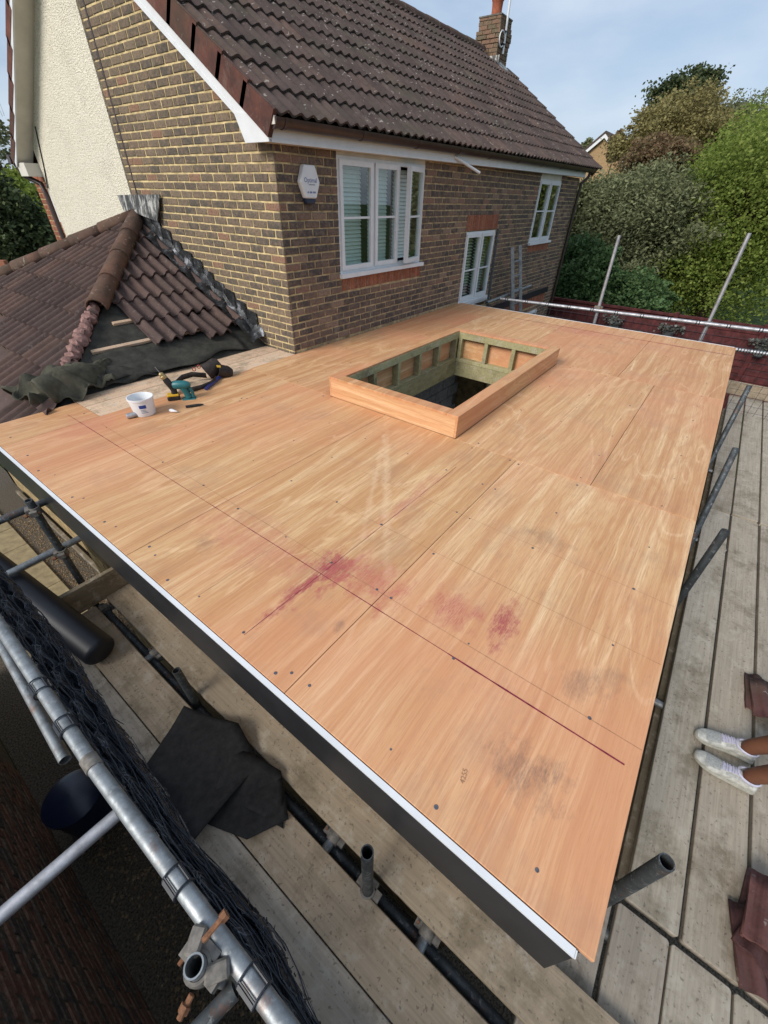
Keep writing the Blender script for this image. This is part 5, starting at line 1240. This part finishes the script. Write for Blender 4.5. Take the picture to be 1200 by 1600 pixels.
# far house and left-hand low wall, car
fh2 = thing('far_house', 'distant yellow brick gable house between the roof end and the trees', 'house', (38, 10.5, GZ))
def dpt(px, py, dep): return CP + (CR * ((px - 600) / 633.48) - CU * ((py - 800) / 633.48) + CW) * dep
ap = dpt(948, 206, 28)
gx_ = ap.x
b = MB().prism([(ap.y - 3.6, GZ), (ap.y + 3.6, GZ), (ap.y + 3.6, ap.z - 2.9), (ap.y, ap.z - .1), (ap.y - 3.6, ap.z - 2.9)], Matrix(((0, 0, 1, gx_), (1, 0, 0, 0), (0, 1, 0, 0), (0, 0, 0, 1))), 8)
b.build('wall', 'b_fars', fh2, fix=True)
for s_ in (-1, 1):
    p = [V((gx_ - .25, ap.y, ap.z + .05)), V((gx_ + 8.2, ap.y, ap.z + .05)), V((gx_ + 8.2, ap.y + s_ * 4, ap.z - 3.15)), V((gx_ - .25, ap.y + s_ * 4, ap.z - 3.15))]
    MB().add(p + [q - V((0, 0, .14)) for q in p], [(0, 1, 2, 3), (4, 5, 6, 7), (0, 1, 5, 4), (1, 2, 6, 5), (2, 3, 7, 6), (3, 0, 4, 7)]).build('roof', 'tile_s', fh2, fix=True)
    p = [V((gx_ - .22, ap.y, ap.z - .10)), V((gx_ - .22, ap.y + s_ * 4, ap.z - 3.30)), V((gx_ - .22, ap.y + s_ * 4, ap.z - 3.52)), V((gx_ - .22, ap.y, ap.z - .32))]
    MB().add(p + [q + V((.04, 0, 0)) for q in p], [(0, 1, 2, 3), (4, 5, 6, 7), (0, 1, 5, 4), (1, 2, 6, 5), (2, 3, 7, 6), (3, 0, 4, 7)]).build('barge_board', 'white', fh2, fix=True)
tree('creeper_tree', 'dark red creeper tree in front of the distant yellow house', 962, 232, 26, 28, 46, G_rd, 1600, .16, 'ell', 30, 41)
lw = thing('garden_wall', 'low red brick garden wall at the left edge beyond the garage roof', 'wall', (3, 20, GZ))
q0, q1 = dpt(-40, 425, 19), dpt(18, 428, 19); q0.z = q1.z = GZ
b = MB(); b.tube(q0, q1, .01, 4); dv = (q1 - q0).normalized(); sv = V((-dv.y, dv.x, 0)) * .12
b = MB().add([q0 - sv, q1 - sv, q1 + sv, q0 + sv] + [q + V((0, 0, 1.7)) for q in (q0 - sv, q1 - sv, q1 + sv, q0 + sv)], [(3, 2, 1, 0), (4, 5, 6, 7), (0, 1, 5, 4), (1, 2, 6, 5), (2, 3, 7, 6), (3, 0, 4, 7)]); b.build('wall_body', 'b_reds', lw, fix=True)
cp = dpt(80, 384, 42); cp.z = GZ
car = thing('parked_car', 'white car parked far off beyond the house corner on the left', 'car', cp)
prof = [(-2.1, .35), (-2.1, .8), (-1.7, 1.0), (-1.1, 1.05), (-.6, 1.45), (.8, 1.48), (1.6, 1.05), (2.05, .95), (2.1, .35)]
mc = T(cp) @ Matrix.Rotation(R(60), 4, 'Z') @ T((0, -.85, 0)) @ Matrix(((1, 0, 0, 0), (0, 0, 1, 0), (0, 1, 0, 0), (0, 0, 0, 1)))
o = MB().prism(prof, mc, 1.7).build('body', 'white', car, fix=True); md = o.modifiers.new('b', 'BEVEL'); md.width = .12; md.segments = 3
for s_ in (-.012, 1.702): MB().prism([(-.95, 1.07), (-.55, 1.38), (.72, 1.4), (1.25, 1.07)], mc @ T((0, 0, s_)), .01).build('window', 'blk', car, fix=True)
for x in (-1.3, 1.3):
    for s_ in (.0, 1.5): MB().tube(mc @ V((x, .33, s_ - .02)), mc @ V((x, .33, s_ + .22)), .33, 16).build('wheel', 'blk', car)

# ================================================================== PERSON (only shoes and ankles are in view)
FZ = RZ + .002
pe = thing('person', 'person in white and grey running shoes, bare ankles, standing on the right walkway', 'person', (-1.33, -4.95, FZ))
def shoe(toe_, heel_, side):
    toe_, heel_ = V((*toe_, FZ)), V((*heel_, FZ)); d = (toe_ - heel_).normalized(); s_ = V((d.y, -d.x, 0)); ln = (toe_ - heel_).length
    st = [(0, .030, .02, .055), (.04, .036, .018, .085), (.14, .037, .016, .098), (.28, .036, .014, .100), (.42, .038, .012, .088), (.55, .044, .012, .074), (.70, .050, .013, .062), (.84, .047, .016, .054), (.94, .035, .020, .046), (1.0, .012, .024, .036)]
    def section(f, hw, zb, zt_, n=14):
        c = heel_ + d * (f * ln) + s_ * (.012 * math.sin(f * 3) * side); out = []
        for k in range(n):
            a = 2 * math.pi * k / n; ca_, sa_ = math.cos(a), math.sin(a)
            out.append(c + s_ * (hw * (abs(ca_) ** .75) * (1 if ca_ > 0 else -1)) + V((0, 0, (zb + zt_) / 2 + (zt_ - zb) / 2 * (abs(sa_) ** .85) * (1 if sa_ > 0 else -1))))
        return out
    b = MB(); n = 14; rings = [section(*q) for q in st]
    v = [p for r_ in rings for p in r_]; fs = []
    for i in range(len(rings) - 1): fs += [(i * n + k, i * n + (k + 1) % n, (i + 1) * n + (k + 1) % n, (i + 1) * n + k) for k in range(n)]
    fs += [tuple(range(n))[::-1], tuple(range((len(rings) - 1) * n, len(rings) * n))]
    up = b.add(v, fs).build('shoe', 'shoe', pe, fix=True); md = up.modifiers.new('s', 'SUBSURF'); md.levels = md.render_levels = 2
    for p_ in up.data.polygons: p_.use_smooth = True
    # sole
    b = MB(); rings = [section(f if 0 < f < 1 else (-.02 if f == 0 else 1.015), hw + .005, 0.0, .030 + (.012 if f > .9 else .008 if f < .2 else 0)) for f, hw, zb, zt_ in st]
    v = [p for r_ in rings for p in r_]; so2 = b.add(v, fs).build('sole', 'sole', up, fix=True); md = so2.modifiers.new('s', 'SUBSURF'); md.levels = md.render_levels = 1
    for p_ in so2.data.polygons: p_.use_smooth = True
    # mesh panels, tongue and laces
    def surf(f, lat):   # a point on the upper's top
        for i in range(len(st) - 1):
            if st[i][0] <= f <= st[i + 1][0]:
                k = (f - st[i][0]) / (st[i + 1][0] - st[i][0]); hw = st[i][1] * (1 - k) + st[i + 1][1] * k; zt_ = st[i][3] * (1 - k) + st[i + 1][3] * k; zb = .016
        a = lat * 1.25; c = heel_ + d * (f * ln) + s_ * (.012 * math.sin(f * 3) * side)
        return c + s_ * (hw * 1.0 * (abs(math.sin(a)) ** .75) * (1 if a > 0 else -1)) + V((0, 0, (zb + zt_) / 2 + (zt_ - zb) / 2 * abs(math.cos(a)) ** .85 + .0015))
    b = MB().grid(lambda u, v: surf(.60 + .24 * u, (-.62 + 1.24 * v)), 8, 8); b.build('toe_mesh', 'shoe_g', up, smooth=True)
    b = MB().grid(lambda u, v: surf(.34 + .26 * u, (-.34 + .68 * v)) + V((0, 0, .002)), 8, 6); b.build('tongue', 'lace', up, smooth=True)
    for k in range(6):
        f = .36 + k * .043; b = MB().path([surf(f + .008 * (k % 2), -.40 + .8 * i / 6) + V((0, 0, .006)) for i in range(7)], .0034, 6); b.build('lace', 'lace', up, smooth=True)
    for sd in (-1, 1):
        b = MB().grid(lambda u, v: surf(.10 + .42 * u, sd * (.62 + .34 * v - .1 * u)) + V((0, 0, .001)), 8, 4); b.build('side_panel', 'shoe_g', up, smooth=True)
    b = MB().lathe([(.034, 0), (.040, .004), (.041, .012), (.036, .018), (.033, .01)], T(heel_ + d * (.20 * ln) + V((0, 0, .088))) @ Matrix.Diagonal((1.18, 1.4, 1, 1)), 20, False); b.build('collar', 'lace', up, smooth=True)
    return heel_ + d * (.19 * ln) + V((0, 0, .09))
an1 = shoe((-1.295, -4.735), (-1.255, -5.02), 1)
an2 = shoe((-1.425, -4.745), (-1.44, -5.035), -1)
# body: one continuous skinned figure
hipz = FZ + .93
J = {}; E_ = []
def jn(n, p, r): J[n] = (V(p), r)
pel = V((-1.34, -5.22, hipz))
jn('pel', pel, (.15, .11)); jn('spine', pel + V((0, -.01, .2)), (.145, .105)); jn('chest', pel + V((0, -.01, .40)), (.17, .115)); jn('neck0', pel + V((0, 0, .56)), (.07, .06)); jn('neck', pel + V((0, .02, .63)), (.055, .055)); jn('head', pel + V((0, .04, .74)), (.078, .095)); jn('crown', pel + V((0, .03, .84)), (.055, .065))
E_ += [('pel', 'spine'), ('spine', 'chest'), ('chest', 'neck0'), ('neck0', 'neck'), ('neck', 'head'), ('head', 'crown')]
for s_, an, k in ((1, an1, 'a'), (-1, an2, 'b')):
    kn = V((an.x * .6 + (pel.x + s_ * .09) * .4, -5.13, FZ + .50))
    jn('hip' + k, pel + V((s_ * .09, 0, -.05)), (.088, .088)); jn('th' + k, (pel + V((s_ * .09, 0, -.05))).lerp(kn, .5), (.074, .078)); jn('kn' + k, kn, (.053, .055)); jn('calf' + k, kn.lerp(an, .32) + V((0, -.012, 0)), (.060, .064)); jn('sh' + k, kn.lerp(an, .72), (.046, .050)); jn('an' + k, an + V((0, 0, .02)), (.040, .044)); jn('ft' + k, an + V((0, .012, -.045)), (.028, .030))
    E_ += [('pel', 'hip' + k), ('hip' + k, 'th' + k), ('th' + k, 'kn' + k), ('kn' + k, 'calf' + k), ('calf' + k, 'sh' + k), ('sh' + k, 'an' + k), ('an' + k, 'ft' + k)]
    sh = pel + V((s_ * .19, 0, .49)); el = sh + V((s_ * .06, -.03, -.28)); wr = el + V((-s_ * .02, .10, -.24)); hd = wr + V((-s_ * .01, .04, -.08))
    jn('shl' + k, sh, (.055, .055)); jn('elb' + k, el, (.040, .040)); jn('wr' + k, wr, (.027, .03)); jn('hd' + k, hd, (.022, .038))
    E_ += [('chest', 'shl' + k), ('shl' + k, 'elb' + k), ('elb' + k, 'wr' + k), ('wr' + k, 'hd' + k)]
    for q in range(5):
        off_ = (q - 2) * .018 if q < 4 else 0
        if q < 4:
            jn('f%d%s' % (q, k), hd + V((.0, .012 + off_ + .009, -.045)), (.009, .009)); jn('g%d%s' % (q, k), hd + V((-s_ * .012, .012 + off_ + .012, -.075 + .006 * abs(q - 1))), (.008, .008))
        else:
            jn('f%d%s' % (q, k), hd + V((-s_ * .02, .045, .01)), (.010, .010)); jn('g%d%s' % (q, k), hd + V((-s_ * .03, .06, -.025)), (.008, .008))
        E_ += [('hd' + k, 'f%d%s' % (q, k)), ('f%d%s' % (q, k), 'g%d%s' % (q, k))]
names = list(J); off_ = wloc(pe)
me = bpy.data.meshes.new('body'); me.from_pydata([J[n][0] - off_ for n in names], [(names.index(a), names.index(c)) for a, c in E_], [])
bo = bpy.data.objects.new('body', me); COL.objects.link(bo); bo.parent = pe
bm = bmesh.new(); bm.from_mesh(me); ly = bm.verts.layers.skin.verify()
bm.verts.ensure_lookup_table()
for i, n_ in enumerate(names): bm.verts[i][ly].radius = J[n_][1]; bm.verts[i][ly].use_root = n_ == 'pel'
bm.to_mesh(me); bm.free()
bo.modifiers.new('skin', 'SKIN').use_smooth_shade = True; md = bo.modifiers.new('sub', 'SUBSURF'); md.levels = md.render_levels = 2
me.materials.append(M['skin'])
# clothes: shorts and shirt as open shells round the body
b = MB(); rg_ = lambda c, a, e, n=18: [c + V((a * math.cos(2 * math.pi * k / n), e * math.sin(2 * math.pi * k / n), 0)) for k in range(n)]
def shell(rings, name, m):
    n = 18; b = MB(); b.add([p for r_ in rings for p in r_], [(i * n + k, i * n + (k + 1) % n, (i + 1) * n + (k + 1) % n, (i + 1) * n + k) for i in range(len(rings) - 1) for k in range(n)]); return b.build(name, m, pe, smooth=True, solid=.004)
shell([rg_(pel + V((0, 0, -.10)), .20, .15), rg_(pel, .20, .15), rg_(pel + V((0, 0, .1)), .185, .14)], 'shorts', 'cloth')
for s_, k in ((1, 'a'), (-1, 'b')): shell([rg_(J['kn' + k][0] + V((0, 0, .08)), .085, .09), rg_(J['th' + k][0], .098, .105), rg_(pel + V((s_ * .095, 0, -.09)), .105, .125)], 'shorts_leg', 'cloth')
shell([rg_(pel + V((0, 0, .06)), .195, .15), rg_(pel + V((0, 0, .2)), .19, .145), rg_(pel + V((0, 0, .40)), .215, .15), rg_(pel + V((0, 0, .50)), .19, .125), rg_(pel + V((0, .01, .57)), .085, .08)], 'shirt', 'shirt')
for s_, k in ((1, 'a'), (-1, 'b')):
    a_, e_ = J['shl' + k][0], J['elb' + k][0]; MB().tube(a_ + V((-s_ * .05, 0, .03)), a_.lerp(e_, .7), .075, 16, r1=.06, caps=False).build('sleeve', 'shirt', pe, smooth=True)
hc = J['head'][0] + V((0, .0, .03))
MB().lathe([(.0, .125), (.05, .115), (.085, .07), (.098, .02), (.097, -.02)], T(hc + V((0, -.012, 0))) @ Matrix.Rotation(R(12), 4, 'X'), 20, False).build('hair', 'hair', pe, smooth=True)
for s_ in (-1, 1):
    MB().lathe([(0, -.011), (.009, -.006), (.011, 0), (.009, .006), (0, .011)], T(hc + V((s_ * .032, .088, -.012))), 10, False).build('eye', 'blk', pe, smooth=True)
    MB().lathe([(0, -.03), (.012, -.02), (.016, 0), (.012, .02), (0, .03)], T(hc + V((s_ * .092, -.005, -.02))), 10, False).build('ear', 'skin', pe, smooth=True)
MB().path([hc + V((0, .092, 0)), hc + V((0, .112, -.035)), hc + V((0, .098, -.045))], [.008, .014, .008], 8).build('nose', 'skin', pe, smooth=True)
MB().path([hc + V((-.026, .085, -.07)), hc + V((0, .094, -.068)), hc + V((.026, .085, -.07))], [.004, .007, .004], 6).build('mouth', 'terra', pe, smooth=True)
